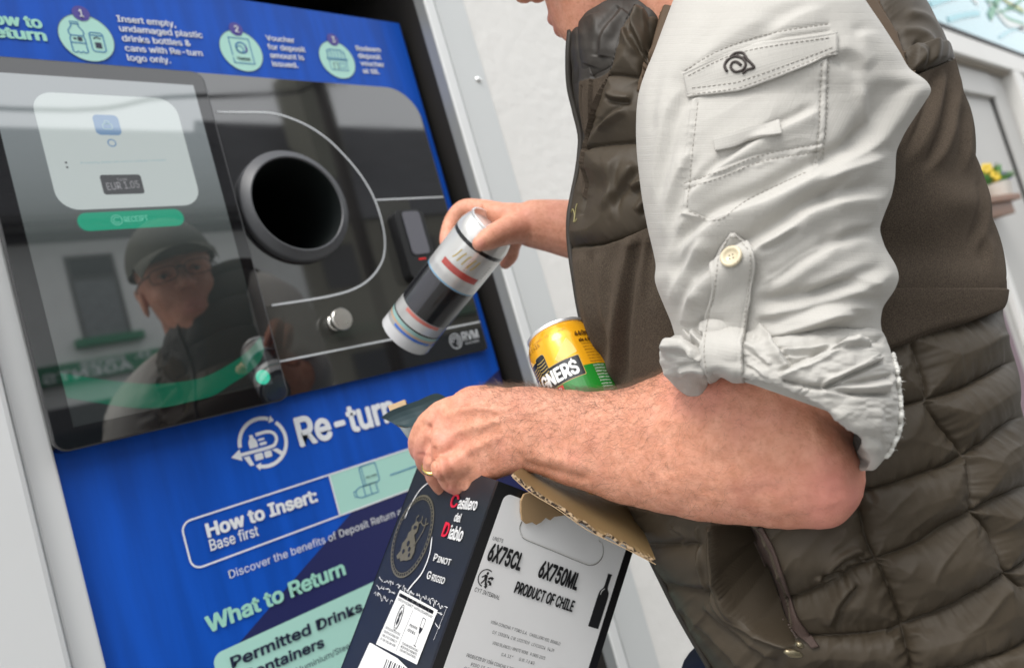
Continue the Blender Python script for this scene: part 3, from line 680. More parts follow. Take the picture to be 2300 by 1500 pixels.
pr.ribbon([(2240, 30), (2275, 20), (2300, 33)], .015, K_leafp, .002, n=12); pr.ribbon([(2130, 45), (2165, 35), (2200, 30)], .03, K_tq, .001, n=10); pr.ribbon([(2090, 10), (2120, 0), (2150, -10)], .03, K_tq, .001, n=8); pr.ribbon([(2245, 85), (2270, 70), (2300, 62)], .015, K_tq, .001, n=8)
pr.build('painted_reflection', shop)

shy = yb - .10; a = FY(shy).hit(2226, 447); b_ = FY(shy).hit(2280, 436)
M_wood = mat('brown_wood', (0.20, 0.085, 0.035), 0.5, var=0.35, vscale=20, stretch=(1, 6, 6))
xs0, xs1, zsf = a[0] - .45, b_[0], b_[1] + Z0
shelf = empty('wall_shelf', (xs0 + .2, yb - .1, zsf), 'small brown wooden shelf under the flowers in the doorway', 'shelf')
mb = MB(); pts = [(0, 0), (.0, -.025), (.05, -.06), (.17, -.085), (.17, 0)]
V = [(xs0 + .1 * (k > 2), yb - .002 - .0, 0) for k in range(0)]
mb.box((xs0, yb - .12, zsf - .03), (xs1, yb - .001, zsf)); mb.box((xs0 + .02, yb - .10, zsf - .09), (xs1 - .10, yb - .001, zsf - .031))
mb.build('shelf_board', M_wood, shelf, bevel=.004)
M_leaf = mat('leaf', (0.07, 0.20, 0.05), 0.5, var=0.3); M_yel = mat('yellow_petal', (0.70, 0.50, 0.05), 0.5); M_vio = mat('violet_petal', (0.20, 0.10, 0.45), 0.5); M_pot = mat('terracotta', (0.7, 0.66, 0.6), 0.7)
def flower(px, py, name, label, petal, s, seed):
    r_ = np.random.default_rng(seed); x, z = FY(yb - .06).hit(px, py); z += Z0; y = yb - .06
    root = empty(name, (x, y, zsf + .001), label, 'flower', None)
    mb = MB(); mb.lathe([(.0001, 0), (.045, 0), (.058, .07), (.05, .07), (.0001, .062)], (x, y, zsf + .001), (0, 0, 1), (1, 0, 0), 20); mb.build('pot', M_pot, root, True, auto=.5)
    mb = MB(); ml = MB()
    for k in range(16):
        d = r_.normal(size=3); d[2] = abs(d[2]) + .3; d /= np.linalg.norm(d); base = np.array([x, y, zsf + .06]); tipp = base + d * r_.uniform(.08, .19) * s
        w_ = np.cross(d, r_.normal(size=3)); w_ /= np.linalg.norm(w_); mid = (base + tipp) / 2 + np.array([0, 0, .02])
        ml.add([base, mid + w_ * .02, tipp, mid - w_ * .02], [(0, 1, 2, 3)])
    for k in range(6):
        c_ = np.array([x, y, z]) + r_.normal(size=3) * [.035 * s, .03 * s, .035 * s]
        nrm = np.array([-.6, -.7, .3]) + r_.normal(size=3) * .3; nrm /= np.linalg.norm(nrm); e = np.cross(nrm, [0, 0, 1]); e /= np.linalg.norm(e); f_ = np.cross(nrm, e)
        for j in range(5):
            t = j * 2 * math.pi / 5; q = c_ + .022 * s * (math.cos(t) * e + math.sin(t) * f_)
            mb.ellipsoid(q, [e * .02 * s, f_ * .02 * s, nrm * .006], 8, 5)
    ml.build('leaves', M_leaf, root); mb.build('petals', petal, root, True)
flower(2229, 398, 'flower_pot', 'yellow flowers in a small pot on the brown shelf', M_yel, 0.72, 5)
flower(2241, 414, 'flower_pot', 'violet flowers in a small pot at the end of the brown shelf', M_vio, 0.6, 6)
for o in COL.objects:
    if o.name == 'flower_pot.001': o['group'] = 'flowers on the shelf'
    if o.name == 'flower_pot': o['group'] = 'flowers on the shelf'

# ================================================================ ACROSS THE STREET (seen in the glass)
LD = 12.0
def VH(px, py, L=LD):
    d = ray(px, py); t = (L + 1) / d[1]; P = CAM + d * t      # virtual point behind the glass
    return P[0], P[2]
yh = -(LD + 0.06)
M_pebble = mat('pebbledash', (0.80, 0.81, 0.80), 0.95, var=0.1, vscale=3, bump=0.8, bscale=70, bdist=0.01)
M_slate = mat('slate', (0.12, 0.122, 0.13), 0.7, var=0.5, vscale=2.0, bump=0.6, bscale=14, stretch=(0.6, 3, 3))
M_green = mat('green_paint', (0.02, 0.20, 0.10), 0.5, var=0.1); M_win = mat('window_glass', (0.03, 0.035, 0.04), 0.05); M_net = mat('net_curtain', (0.22, 0.23, 0.24), 0.8, var=0.4, vscale=9); M_wfr = mat('window_frame_grey', (0.10, 0.10, 0.10), 0.5)
M_olive = mat('olive_render', (0.24, 0.23, 0.19), 0.9, var=0.2); M_chim = mat('chimney_render', (0.24, 0.24, 0.2), 0.9, var=0.2)
zE = VH(60, 505)[1]; zR = VH(60, 287, LD + 3)[1]; xE = VH(640, 455)[0]
house = empty('terraced_house', (3.0, yh, 0), 'grey pebbledashed house with slate roof and green shop fascia, reflected in the screen', 'house')
B('wall', [((-3.0, yh - 6, 0), (xE, yh, zE))], M_pebble, house)
mb = MB(); mb.add([(-3.4, yh + .35, zE + .02), (xE, yh + .35, zE + .02), (xE, yh - 3.0, zR), (-3.4, yh - 3.0, zR), (-3.4, yh - 6.3, zE), (xE, yh - 6.3, zE)], [(0, 1, 2, 3), (3, 2, 5, 4), (0, 3, 4), (1, 5, 2), (0, 4, 5, 1)])
for k in range(26):
    t = k / 26; y_ = yh + .35 - 3.35 * t; z_ = zE + .02 + (zR - .02 - zE) * t
    mb.box((-3.4, y_ - .02, z_ + .004), (xE, y_ + .01, z_ + .028))
mb.build('roof', M_slate, house)
B('gutter', [((-3.4, yh + .30, zE - .12), (xE, yh + .46, zE + .015)), ((-3.0, yh + .001, zE - .32), (xE, yh + .06, zE - .14))], mat('dark_gutter', (0.08, 0.08, 0.078), 0.5), house)
fz0, fz1 = VH(95, 872)[1], VH(90, 830)[1]
B('fascia', [((-3.0, yh + .001, fz0), (xE - .6, yh + .16, fz1))], M_green, house)
FH = Plane((0, yh + .162, 0), (-1, 0, 0), (0, 0, 1), (0, 1, 0)); pr = Print(FH, 0.004)
x0 = VH(92, 880)[0]; x1 = VH(285, 830)[0]; hh = fz1 - fz0
pr.text('AGENTS', (-x1 - .05, fz0 + .1 * hh), (-x0 - .02, fz0 + .1 * hh), (-x1, fz0 + .56 * hh), K_white, .02, 0, uvmode=True)
pr.text('DWYER', (-x1 + .05, fz0 + .62 * hh), (-x0 - .55, fz0 + .62 * hh), (-x1, fz0 + .92 * hh), K_white, .02, 0, uvmode=True)
pr.text('O.', (-x1 - .35, fz0 + .62 * hh), (-x1 - .1, fz0 + .62 * hh), (-x1, fz0 + .92 * hh), K_white, .02, 0, uvmode=True)
pr.build('fascia_lettering', house)
def window(x0, x1, z0, z1):
    w = B('window', [((x0, yh + .001, z0), (x0 + .06, yh + .02, z1)), ((x1 - .06, yh + .001, z0), (x1, yh + .02, z1)), ((x0 + .06, yh + .001, z1 - .06), (x1 - .06, yh + .02, z1)), ((x0 + .06, yh + .001, z1 - .40), (x1 - .06, yh + .02, z1 - .34))], M_wfr, house)
    B('upper_pane', [((x0 + .06, yh + .0005, z1 - .34), (x1 - .06, yh + .006, z1 - .06))], M_win, w); B('lower_pane', [((x0 + .06, yh + .0005, z0), (x1 - .06, yh + .006, z1 - .40))], M_net, w)
    B('sill', [((x0 - .14, yh + .001, z0 - .13), (x1 + .14, yh + .16, z0 - .001))], M_green, w, .01)
a, b_, c = VH(140, 578), VH(250, 566), VH(182, 765); window(a[0], b_[0], c[1], a[1])
a, b_, c = VH(408, 545), VH(458, 545), VH(480, 715); window(a[0] - .15, b_[0] + .05, c[1], a[1])
window(-1.5, -.6, c[1], a[1])
B('shop_window', [((-2.4, yh + .001, .7), (xE - 1.0, yh + .03, fz0 - .35))], M_win, house)
xn = VH(700, 268)[0]
nb = empty('neighbour_house', (xE + 3, yh, 0), 'darker olive house with tall rendered chimney, reflected above the feed opening', 'house')
B('wall', [((xE + .02, yh - 5.5, 0), (xE + 7, yh - .15, zE - .2))], M_olive, nb)
gx0 = xE + .05; zg = VH(840, 285, LD + 3)[1] + .7
mb = MB(); mb.add([(gx0, yh - .1, zE - .2), (gx0 + 7.2, yh - .1, zE - .2), (gx0 + 7.2, yh - 3, zg - .7), (gx0, yh - 3, zg - .7), (gx0, yh - 6, zE - .2), (gx0 + 7.2, yh - 6, zE - .2)], [(0, 1, 2, 3), (3, 2, 5, 4), (0, 3, 4), (1, 5, 2), (0, 4, 5, 1)])
for k in range(24):
    t = k / 24; y_ = yh - .1 - 2.9 * t; z_ = zE - .2 + (zg - .7 - zE + .2) * t; mb.box((gx0, y_ - .02, z_ + .004), (gx0 + 7.2, y_ + .01, z_ + .028))
mb.build('roof', M_slate, nb)
xc0, xc1 = VH(770, 230)[0], VH(822, 230)[0]
B('chimney', [((xc0 - .2, yh - 2.2, zE), (xc1, yh - 1.2, VH(775, 170)[1] + .9))], M_chim, nb)
for k in range(2): B('window', [((gx0 + .5 + k * 2.2, yh - .149, zE - 1.6), (gx0 + 1.3 + k * 2.2, yh - .13, zE - .7))], M_wfr, nb)
B('shop_window', [((gx0 + .6, yh - .149, .8), (gx0 + 5.5, yh - .12, fz0 - .4))], M_win, nb)
B('fascia', [((gx0 + .1, yh - .149, fz0 - .05), (gx0 + 6.6, yh, fz1 - .15))], mat('faded_green', (0.10, 0.17, 0.12), 0.6), nb)
far = empty('far_house', (-9, yh, 0), 'plain grey house further along the street, opposite the machine', 'house')
B('wall', [((-16, yh - 6, 0), (-3.45, yh, zE - .3))], M_pebble, far)
mb = MB(); mb.add([(-16, yh + .3, zE - .3), (-3.45, yh + .3, zE - .3), (-3.45, yh - 3, zR), (-16, yh - 3, zR), (-16, yh - 6, zE - .3), (-3.45, yh - 6, zE - .3)], [(0, 1, 2, 3), (3, 2, 5, 4), (0, 3, 4), (1, 5, 2), (0, 4, 5, 1)]); mb.build('roof', M_slate, far)
yp = -9.6; kx_ = (9.6 + 1 - .06) / (LD + 1)
def VP(px, py):
    d = ray(px, py); t = (9.6 - .06 + 1) / d[1]; P = CAM + d * t; return np.array([P[0], yp, P[2]])
top = VP(768, 182); bot = VP(845, 640)
pole = empty('telegraph_pole', (bot[0], yp, 0), 'dark wooden telegraph pole on the far pavement, reflected in the glass', 'pole')
mb = MB(); mb.sweep([(bot[0], yp, 0), (bot[0], yp, 3), (bot[0], yp, top[2] + .9)], [.13, .12, .10], 14); mb.build('post', mat('tarred_wood', (0.035, 0.03, 0.025), 0.8, var=0.3), pole, True)
mb = MB(); mb.box((bot[0] - .5, yp - .05, top[2] + .2), (bot[0] + .5, yp + .05, top[2] + .3))
for k in range(9):
    c_ = np.array([bot[0] - .35 + .09 * k, yp + .1, top[2] + .05 + .1 * math.sin(k * 2)]); mb.sweep([c_, c_ + [.05, .02, -.15], c_ + [.12, .02, -.05], c_ + [.15, 0, .15]], .02, 6)
mb.build('bracket', M_rubber, pole)
a, b_ = VP(-40, 243), VP(690, 200)
wr = MB(); wr.sweep(spline([a + [-9, 0, .5], a, (a + b_) / 2 + [0, 0, -.01], b_, [bot[0], yp, top[2] + .28]], 40), .032, 8); o = wr.build('overhead_cable', M_rubber, None, True); tag(o, 'thick black overhead cable running to the telegraph pole, reflected across the screen', 'cable')
# ================================================================ PERSON
LW = lambda P: cam2w(P)
person = empty('person', tuple(at(1750, 900, 0.72) * [1, 1, 0]), 'man in olive quilted gilet and rolled pale shirt posting a can into the machine', 'person')

def skin_mat(name, c0, c1, red):
    mt, n, b = nodes(name); L = n.links.new
    tc = n.nodes.new('ShaderNodeTexCoord')
    n1 = n.nodes.new('ShaderNodeTexNoise'); n1.inputs['Scale'].default_value = 85; n1.inputs['Detail'].default_value = 6; n1.inputs['Roughness'].default_value = .65; L(tc.outputs['Object'], n1.inputs['Vector'])
    n2 = n.nodes.new('ShaderNodeTexNoise'); n2.inputs['Scale'].default_value = 300; n2.inputs['Detail'].default_value = 4; L(tc.outputs['Object'], n2.inputs['Vector'])
    r1 = n.nodes.new('ShaderNodeValToRGB'); r1.color_ramp.elements[0].position = .34; r1.color_ramp.elements[1].position = .66; r1.color_ramp.elements[0].color = (*c0, 1); r1.color_ramp.elements[1].color = (*c1, 1); L(n1.outputs['Fac'], r1.inputs[0])
    r2 = n.nodes.new('ShaderNodeValToRGB'); r2.color_ramp.elements[0].position = .50; r2.color_ramp.elements[1].position = .72; r2.color_ramp.elements[0].color = (0, 0, 0, 1); r2.color_ramp.elements[1].color = (.45, .45, .45, 1); L(n2.outputs['Fac'], r2.inputs[0])
    m1 = n.nodes.new('ShaderNodeMix'); m1.data_type = 'RGBA'; L(r2.outputs[0], m1.inputs[0]); L(r1.outputs[0], m1.inputs[6]); m1.inputs[7].default_value = (.46, .19, .095, 1)
    at_ = n.nodes.new('ShaderNodeAttribute'); at_.attribute_name = 'flush'
    m2 = n.nodes.new('ShaderNodeMix'); m2.data_type = 'RGBA'; L(at_.outputs['Fac'], m2.inputs[0]); L(m1.outputs[2], m2.inputs[6]); m2.inputs[7].default_value = (*red, 1)
    L(m2.outputs[2], b.inputs['Base Color']); b.inputs['Roughness'].default_value = .54; b.inputs['Specular IOR Level'].default_value = .42
    b.inputs['Subsurface Weight'].default_value = .08; b.inputs['Subsurface Radius'].default_value = (1, .35, .2); b.inputs['Subsurface Scale'].default_value = .003
    vo = n.nodes.new('ShaderNodeTexVoronoi'); vo.inputs['Scale'].default_value = 620; L(tc.outputs['Object'], vo.inputs['Vector'])
    n3 = n.nodes.new('ShaderNodeTexNoise'); n3.inputs['Scale'].default_value = 140; n3.inputs['Detail'].default_value = 6; L(tc.outputs['Object'], n3.inputs['Vector'])
    ad = n.nodes.new('ShaderNodeMath'); ad.operation = 'MULTIPLY_ADD'; L(vo.outputs['Distance'], ad.inputs[0]); ad.inputs[1].default_value = .5; L(n3.outputs['Fac'], ad.inputs[2])
    bp = n.nodes.new('ShaderNodeBump'); bp.inputs['Strength'].default_value = .3; bp.inputs['Distance'].default_value = .0014; L(ad.outputs[0], bp.inputs['Height']); L(bp.outputs[0], b.inputs['Normal'])
    return mt
M_skin = skin_mat('skin', (.62, .265, .165), (.74, .36, .245), (.66, .25, .20))

# ---------- loft: stations are image edge points + depth, cross sections are true ovals
def loft(st, nv, nu, front=0.72, sm=6, e=1.0):
    """st rows: (Lx,Ly, Rx,Ry, depth, half_depth[, near_dx, near_dy, depthL, depthR]); returns grid (nv,nu,3) in camera space"""
    st = [tuple(r) + (0,) * (10 - len(r)) for r in st]
    A = np.array(st, float)
    cen = (A[:, 0:2] + A[:, 2:4]) / 2
    d = np.concatenate([[0], np.cumsum(np.linalg.norm(np.diff(cen, axis=0), axis=1) + 0.3 * np.linalg.norm(np.diff(A[:, 2:4], axis=0), axis=1))])
    t = np.linspace(0, d[-1], nv)
    I = np.stack([np.interp(t, d, A[:, k]) for k in range(10)], 1)
    if sm:
        ss = sm * nv / 100.0 / 2
        if ss > .5:
            J = np.stack([gsmooth(I[:, k], ss) for k in range(10)], 1); J[0], J[-1] = I[0], I[-1]; I = J
    nf = int(nu * front); 
    a = np.concatenate([np.linspace(0, np.pi, nf, endpoint=False), np.linspace(np.pi, 2 * np.pi, nu - nf, endpoint=False)])
    # even spacing across the picture on the near side
    P = np.zeros((nv, nu, 3))
    for k in range(nv):
        Lx, Ly, Rx, Ry, dep, hd, ndx, ndy, dl, dr = I[k]
        pl = atc(Lx, Ly, dep + dl); pr_ = atc(Rx, Ry, dep + dr); c = (pl + pr_) / 2; e1 = (pr_ - pl); ln = np.linalg.norm(e1); e1 /= ln
        # oval whose outline, seen in perspective, touches both edge points
        z2 = dep * dep - hd * hd; sl_, sr_ = pl @ e1 / dep, pr_ @ e1 / dep; cx = (sl_ + sr_) / 2 * z2 / dep; hw = (sr_ - sl_) / 2
        aa = math.sqrt(max(((hw * z2) ** 2 - (hd * cx) ** 2) / z2, (0.3 * ln / 2) ** 2)); c = c + e1 * (cx - c @ e1); ax = -e1 * aa
        v = c / np.linalg.norm(c); bvec = -v - ax * (-v @ ax) / (ax @ ax + 1e-12); bvec /= np.linalg.norm(bvec); bvec = bvec * hd + np.array([ndx, ndy, 0]) / F * dep
        ca, sa = np.cos(a), np.sin(a)
        if e != 1.0: ca = np.sign(ca) * np.abs(ca) ** e; sa = np.sign(sa) * np.abs(sa) ** e
        P[k] = c - ca[:, None] * (-ax) * 1.0 + sa[:, None] * bvec
    return P
def normals(P):
    du = np.roll(P, -1, 1) - np.roll(P, 1, 1); dv = np.gradient(P, axis=0)
    n = np.cross(du, dv); n /= np.linalg.norm(n, axis=2)[..., None] + 1e-12
    c = P.mean(1, keepdims=True)
    s = np.sign(((P - c) * n).sum(2).mean()); return n * s
def pix(P): return 1150 + F * P[..., 0] / P[..., 2], 750 + F * P[..., 1] / P[..., 2]
def facing(P, N):
    v = P / np.linalg.norm(P, axis=2)[..., None]; return -(N * v).sum(2)
def sstep(x, a, b): t = np.clip((x - a) / (b - a), 0, 1); return t * t * (3 - 2 * t)
class Sculpt:
    ka, kw, edge = 1.0, 1.0, (-.15, .15)
    """strokes drawn where they show in the photograph, pushed along the surface normal"""
    def __init__(s, P): s.P = P; s.N = normals(P); s.X, s.Y = pix(P); s.fc = facing(P, s.N); s.m = s.fc > -0.15; s.D = np.zeros(P.shape[:2]); s.x = s.X[s.m]; s.y = s.Y[s.m]; s.d = np.zeros(s.x.shape)
    def fold(s, pts, amp, w, side=1, t0=60, t1=60, mode='fold', n=0):
        if mode == 'fold': amp *= s.ka; w *= s.kw
        pts = spline(pts, max(8, 4 * len(pts))) if len(pts) > 2 else np.array(pts, float)
        lo = pts.min(0) - 4 * w; hi = pts.max(0) + 4 * w
        k = (s.x > lo[0]) & (s.x < hi[0]) & (s.y > lo[1]) & (s.y < hi[1])
        if not k.any(): return s
        d, sg, t, Ln = pline(pts, s.x[k], s.y[k]); sg = sg * side
        tp = np.ones_like(d)
        if t0: tp *= sstep(t, 0, t0)
        if t1: tp *= sstep(Ln - t, 0, t1)
        if mode == 'fold':
            h = np.where(sg > 0, np.exp(-(d / (0.55 * w)) ** 2), np.exp(-(d / (1.25 * w)) ** 2)) - 0.55 * np.exp(-((sg - 1.15 * w) / (0.6 * w)) ** 2)
        elif mode == 'ridge': h = np.exp(-(d / w) ** 2)
        elif mode == 'valley': h = -np.exp(-(d / w) ** 2)
        elif mode == 'groove': h = -np.exp(-d / w)
        elif mode == 'step': h = 0.5 * (1 + np.tanh(sg / w)) * np.exp(-(np.maximum(sg, 0) / (w * 30)) ** 2)
        s.d[k] += amp * h * tp; return s
    def raise_poly(s, poly, amp, edge):
        poly = np.array(poly, float); ins = inpoly(poly, s.x, s.y); d = pline(np.vstack([poly, poly[:1]]), s.x, s.y)[0]
        s.d += amp * np.where(ins, np.minimum(1, d / edge), 0) ; return s
    def apply(s, lim=None):
        s.D[s.m] = s.d * sstep(s.fc[s.m], *s.edge); return s.P + s.N * s.D[..., None]
def cloth_attr(o, P, sc=1.0):
    """cloth coordinates in metres along the two directions of the surface"""
    nv, nu = P.shape[:2]
    u = np.concatenate([np.zeros((nv, 1)), np.cumsum(np.linalg.norm(np.diff(P, axis=1), axis=2), 1)], 1).mean(0)[None, :] * np.ones((nv, 1))
    v = np.concatenate([np.zeros((1, nu)), np.cumsum(np.linalg.norm(np.diff(P, axis=0), axis=2), 0)], 0).mean(1)[:, None] * np.ones((1, nu))
    a = o.data.attributes.new('cloth', 'FLOAT_VECTOR', 'POINT')
    a.data.foreach_set('vector', (np.stack([u, v, 0 * u], -1) * sc).ravel().astype(np.float32))

# ---------- shirt sleeve (left arm)
M_shirt = weave('ripstop_shirt', (.47, .455, .425), .85, 200, .13, .0006, spec=.15, sheen=.1, var=.03, rip=60, nstr=.6, nsc=500)
rows = [(1720, -80, 1760, -80, .68, .015), (1660, -88, 1830, -86, .655, .05), (1585, -84, 1890, -80, .62, .075), (1535, -55, 1925, -55, .58, .092), (1511, 0, 1950, 0, .56, .095), (1489, 60, 1990, 60, .555, .093), (1467, 120, 2026, 118, .55, .09), (1450, 160, 2046, 156, .55, .09), (1440, 188, 2084, 180, .55, .088), (1433, 215, 2098, 203, .55, .086),
        (1429, 250, 2070, 245, .548, .085), (1428, 300, 2036, 295, .545, .083), (1430, 345, 2014, 340, .543, .081), (1436, 400, 2012, 400, .54, .08), (1441, 440, 2004, 440, .538, .079), (1448, 480, 1988, 478, .536, .078), (1456, 520, 1975, 514, .534, .077), (1466, 560, 1988, 556, .532, .076), (1474, 598, 2014, 598, .53, .076), (1469, 626, 2021, 624, .53, .075), (1477, 652, 2010, 652, .53, .074),
        (1493, 690, 1982, 690, .53, .072), (1508, 725, 1977, 725, .53, .070), (1516, 755, 1985, 760, .53, .069), (1530, 790, 1985, 850, .53, .066), (1560, 815, 1960, 960, .53, .060)]
P = loft(rows, 520, 620, front=.75, sm=1.6)
S = Sculpt(P); S.ka, S.kw, S.edge = .85, 1.35, (0.15, .95)
f = S.fold
# long drag lines radiating from the elbow side
f([(2088, 190), (2037, 250), (1965, 328), (1894, 373), (1822, 407), (1726, 459), (1630, 497), (1559, 550), (1510, 600)], .0105, 22, 1, 10, 90)
f([(2013, 447), (1918, 454), (1822, 483), (1774, 517), (1702, 564), (1630, 603), (1559, 660), (1535, 690)], .0095, 20, 1, 20, 70)
f([(2022, 606), (1965, 636), (1894, 664), (1822, 688), (1740, 702), (1690, 715)], .0085, 19, 1, 20, 60)
f([(2010, 345), (1940, 375), (1880, 398), (1815, 425)], .0045, 14, 1, 20, 60)
f([(1995, 700), (1920, 690), (1860, 700), (1790, 735), (1700, 760)], .006, 15, 1, 30, 60)
f([(1990, 560), (1930, 545), (1880, 560), (1820, 590), (1760, 630), (1700, 660)], .0045, 15, 1, 30, 60)
f([(1985, 640), (1910, 620), (1850, 635), (1790, 660)], .003, 12, -1, 30, 50)
f([(1846, 250), (1786, 282), (1726, 311), (1640, 370), (1575, 425), (1535, 470)], .0045, 13, 1, 40, 60)
f([(1960, 160), (1925, 120), (1890, 110), (1850, 118)], .0045, 18, -1, 30, 50)
f([(2050, 160), (2000, 200), (1960, 260), (1925, 330), (1905, 360)], -.007, 30, 1, 40, 60, 'ridge')
f([(1915, 95), (1950, 83), (1990, 85), (2030, 130)], .005, 15, -1, 30, 30)
f([(1925, 180), (1945, 240), (1975, 300)], .0035, 17, 1, 40, 40, 'ridge')
f([(1535, 182), (1497, 262), (1480, 335), (1466, 407), (1460, 470)], .0055, 15, -1, 50, 60)
f([(1560, 330), (1515, 410), (1495, 480), (1488, 560)], .005, 14, -1, 50, 60)
f([(1545, 470), (1515, 530), (1500, 600), (1500, 660)], .004, 13, -1, 50, 50)
f([(1600, 530), (1560, 590), (1520, 640), (1497, 690)], .005, 15, 1, 40, 30)
f([(1470, 120), (1450, 220), (1445, 330)], .003, 15, -1, 60, 60)
f([(1590, 20), (1545, 90), (1500, 190), (1470, 300)], .003, 22, -1, 60, 60)
f([(1740, 30), (1660, 70), (1590, 120), (1540, 180)], .0025, 20, -1, 60, 60)
f([(1870, 20), (1800, 40), (1720, 90)], .0025, 20, 1, 50, 50)
f([(1580, 640), (1545, 690), (1530, 735)], .006, 14, 1, 30, 20); f([(1560, 760), (1600, 735), (1640, 740)], .006, 12, -1, 20, 20)
f([(1690, 560), (1735, 540), (1790, 505)], .003, 11, 1, 30, 40); f([(1700, 640), (1750, 610), (1800, 575), (1860, 545)], .003, 12, 1, 30, 40)
f([(1700, 750), (1780, 720), (1860, 705), (1930, 715)], .005, 14, -1, 30, 50); f([(1720, 790), (1800, 770), (1900, 762), (1980, 765)], .005, 12, -1, 30, 20)
f([(1850, 470), (1900, 420), (1945, 400)], .003, 14, -1, 30, 40); f([(1990, 470), (1950, 500), (1900, 515), (1850, 545)], .005, 16, -1, 20, 50)
# pocket: raised cloth with stitched edges
pk = [(1553, 222), (1536, 365), (1528, 483), (1611, 505), (1690, 452), (1812, 397), (1846, 372), (1855, 280), (1860, 128)]
S.raise_poly(pk, .0016, 5)
for st_ in ([(1568, 225), (1552, 365), (1543, 476)], [(1845, 140), (1838, 280), (1830, 372)], [(1545, 472), (1611, 492), (1690, 440), (1812, 385)], [(1532, 412), (1620, 384), (1710, 349), (1852, 322)], [(1534, 426), (1620, 398), (1710, 364), (1850, 338)], [(1528, 165), (1620, 112), (1720, 78), (1868, 52)], [(1536, 176), (1620, 128), (1720, 94), (1870, 68)]):
    f(st_, .0011, 3.2, 1, 8, 8, 'groove')
for k in range(60):                                        # puckers beside the stitching
    e0, e1 = [((1560, 225), (1535, 480)), ((1852, 135), (1838, 372)), ((1530, 480), (1611, 500)), ((1611, 500), (1840, 385)), ((1532, 420), (1851, 330))][k % 5]
    t = rng.uniform(.05, .95); x = e0[0] + (e1[0] - e0[0]) * t; y = e0[1] + (e1[1] - e0[1]) * t; a = rng.uniform(-.9, .1)
    f([(x - 22 * math.cos(a), y - 22 * math.sin(a)), (x, y), (x + 22 * math.cos(a), y + 22 * math.sin(a))], .0004, 5, 1, 16, 16, 'ridge')
# general slackness, stretched along the drag direction
a_ = math.radians(-32); U = (S.x * math.cos(a_) + S.y * math.sin(a_)); V_ = (-S.x * math.sin(a_) + S.y * math.cos(a_))
S.d += .0007 * np.maximum(0, 1 - np.abs(noise(U / 210, V_ / 62, 1.3))) ** 3 - .0002 + .0004 * fbm(U / 150, V_ / 45, 4.1, 2)
Q = S.apply()
Nn = normals(Q); bk = np.clip((-.25 - S.fc) / .3, 0, 1); Q += Nn * (bk * .004 * fbm(S.X / 90, S.Y / 60, 9.0, 3))[..., None]
sleeve_cam = Q; Wsl = LW(Q)
shirt = grid_obj('shirt', Wsl, M_shirt, person, caps=True); cloth_attr(shirt, Wsl); sleeve = shirt

# ---------- rolled cuff
rows = [(1535, 742, 1975, 735, .53, .070), (1502, 758, 1990, 758, .528, .077), (1486, 782, 1998, 792, .526, .082, 6, -14), (1485, 808, 2004, 848, .525, .083, 12, -28, 0, -.006), (1495, 832, 2010, 910, .525, .081, 18, -40, 0, -.014), (1512, 848, 2010, 975, .525, .079, 22, -50, 0, -.024), (1535, 856, 1994, 1030, .526, .077, 24, -56, 0, -.032), (1560, 860, 1968, 1056, .527, .075, 24, -58, 0, -.036), (1590, 852, 1948, 1052, .529, .066, 24, -56, 0, -.034), (1600, 840, 1930, 1030, .53, .060, 26, -60)]
P = loft(rows, 300, 620, front=.75, sm=3)
S = Sculpt(P); f = S.fold
f([(1560, 742), (1555, 775), (1500, 780)], .004, 10, 1, 10, 20); f([(1490, 800), (1530, 772), (1575, 795)], .005, 11, -1, 20, 10); f([(1500, 790), (1545, 790), (1582, 815)], .0035, 7, 1, 20, 10)
f([(1520, 835), (1560, 828), (1590, 838)], .003, 9, -1, 15, 10); f([(1530, 745), (1570, 770), (1582, 790)], .004, 7, 1, 8, 8)
# crossed band lying over the roll
S.raise_poly([(1748, 846), (1930, 760), (1980, 800), (1850, 868), (1800, 866)], .0032, 7)
f([(1748, 847), (1840, 800), (1930, 760)], .004, 8, -1, 20, 20); f([(1845, 866), (1915, 832), (1985, 802)], .0035, 6, 1, 10, 10, 'ridge'); f([(1850, 872), (1918, 838), (1990, 808)], .004, 6, 1, 10, 10, 'valley')
f([(1700, 730), (1735, 775), (1775, 832)], .004, 9, -1, 15, 15); f([(1685, 765), (1712, 745), (1735, 770)], .0016, 8, 1, 10, 10)
f([(1740, 776), (1850, 768), (1990, 760)], .0035, 7, 1, 15, 10, 'valley'); f([(1748, 788), (1850, 782), (1960, 772)], .003, 8, 1, 15, 10)
f([(1755, 852), (1850, 872), (1930, 884), (2005, 886)], .0045, 6, 1, 10, 5, 'valley'); f([(1830, 862), (1920, 860), (2005, 845)], .0035, 7, 1, 15, 5, 'valley'); f([(1840, 875), (1930, 873), (2000, 862)], .003, 9, 1, 15, 8, 'ridge')
f([(1672, 775), (1700, 792), (1735, 822)], .0016, 7, 1, 8, 12); f([(1675, 815), (1700, 828), (1728, 850)], .0016, 6, 1, 8, 12); f([(1682, 848), (1705, 866), (1730, 890)], .0012, 7, -1, 8, 8)
f([(1715, 860), (1735, 905)], .0012, 3, 1, 0, 0, 'groove'); f([(1735, 862), (1745, 905)], .0012, 3, 1, 0, 0, 'groove'); f([(1758, 908), (1790, 885), (1810, 868)], .0012, 3, 1, 0, 0, 'groove'); f([(1768, 915), (1800, 893), (1822, 874)], .0012, 3, 1, 0, 0, 'groove')
f([(1775, 920), (1850, 945), (1930, 955), (1995, 950)], .003, 22, 1, 40, 30, 'ridge'); f([(1810, 950), (1900, 990), (1985, 1000)], .003, 16, -1, 30, 20); f([(1890, 995), (1930, 1035), (1950, 1048)], .004, 9, 1, 15, 5, 'valley')
f([(1860, 930), (1930, 925), (1990, 930)], .002, 12, 1, 30, 20, 'ridge')
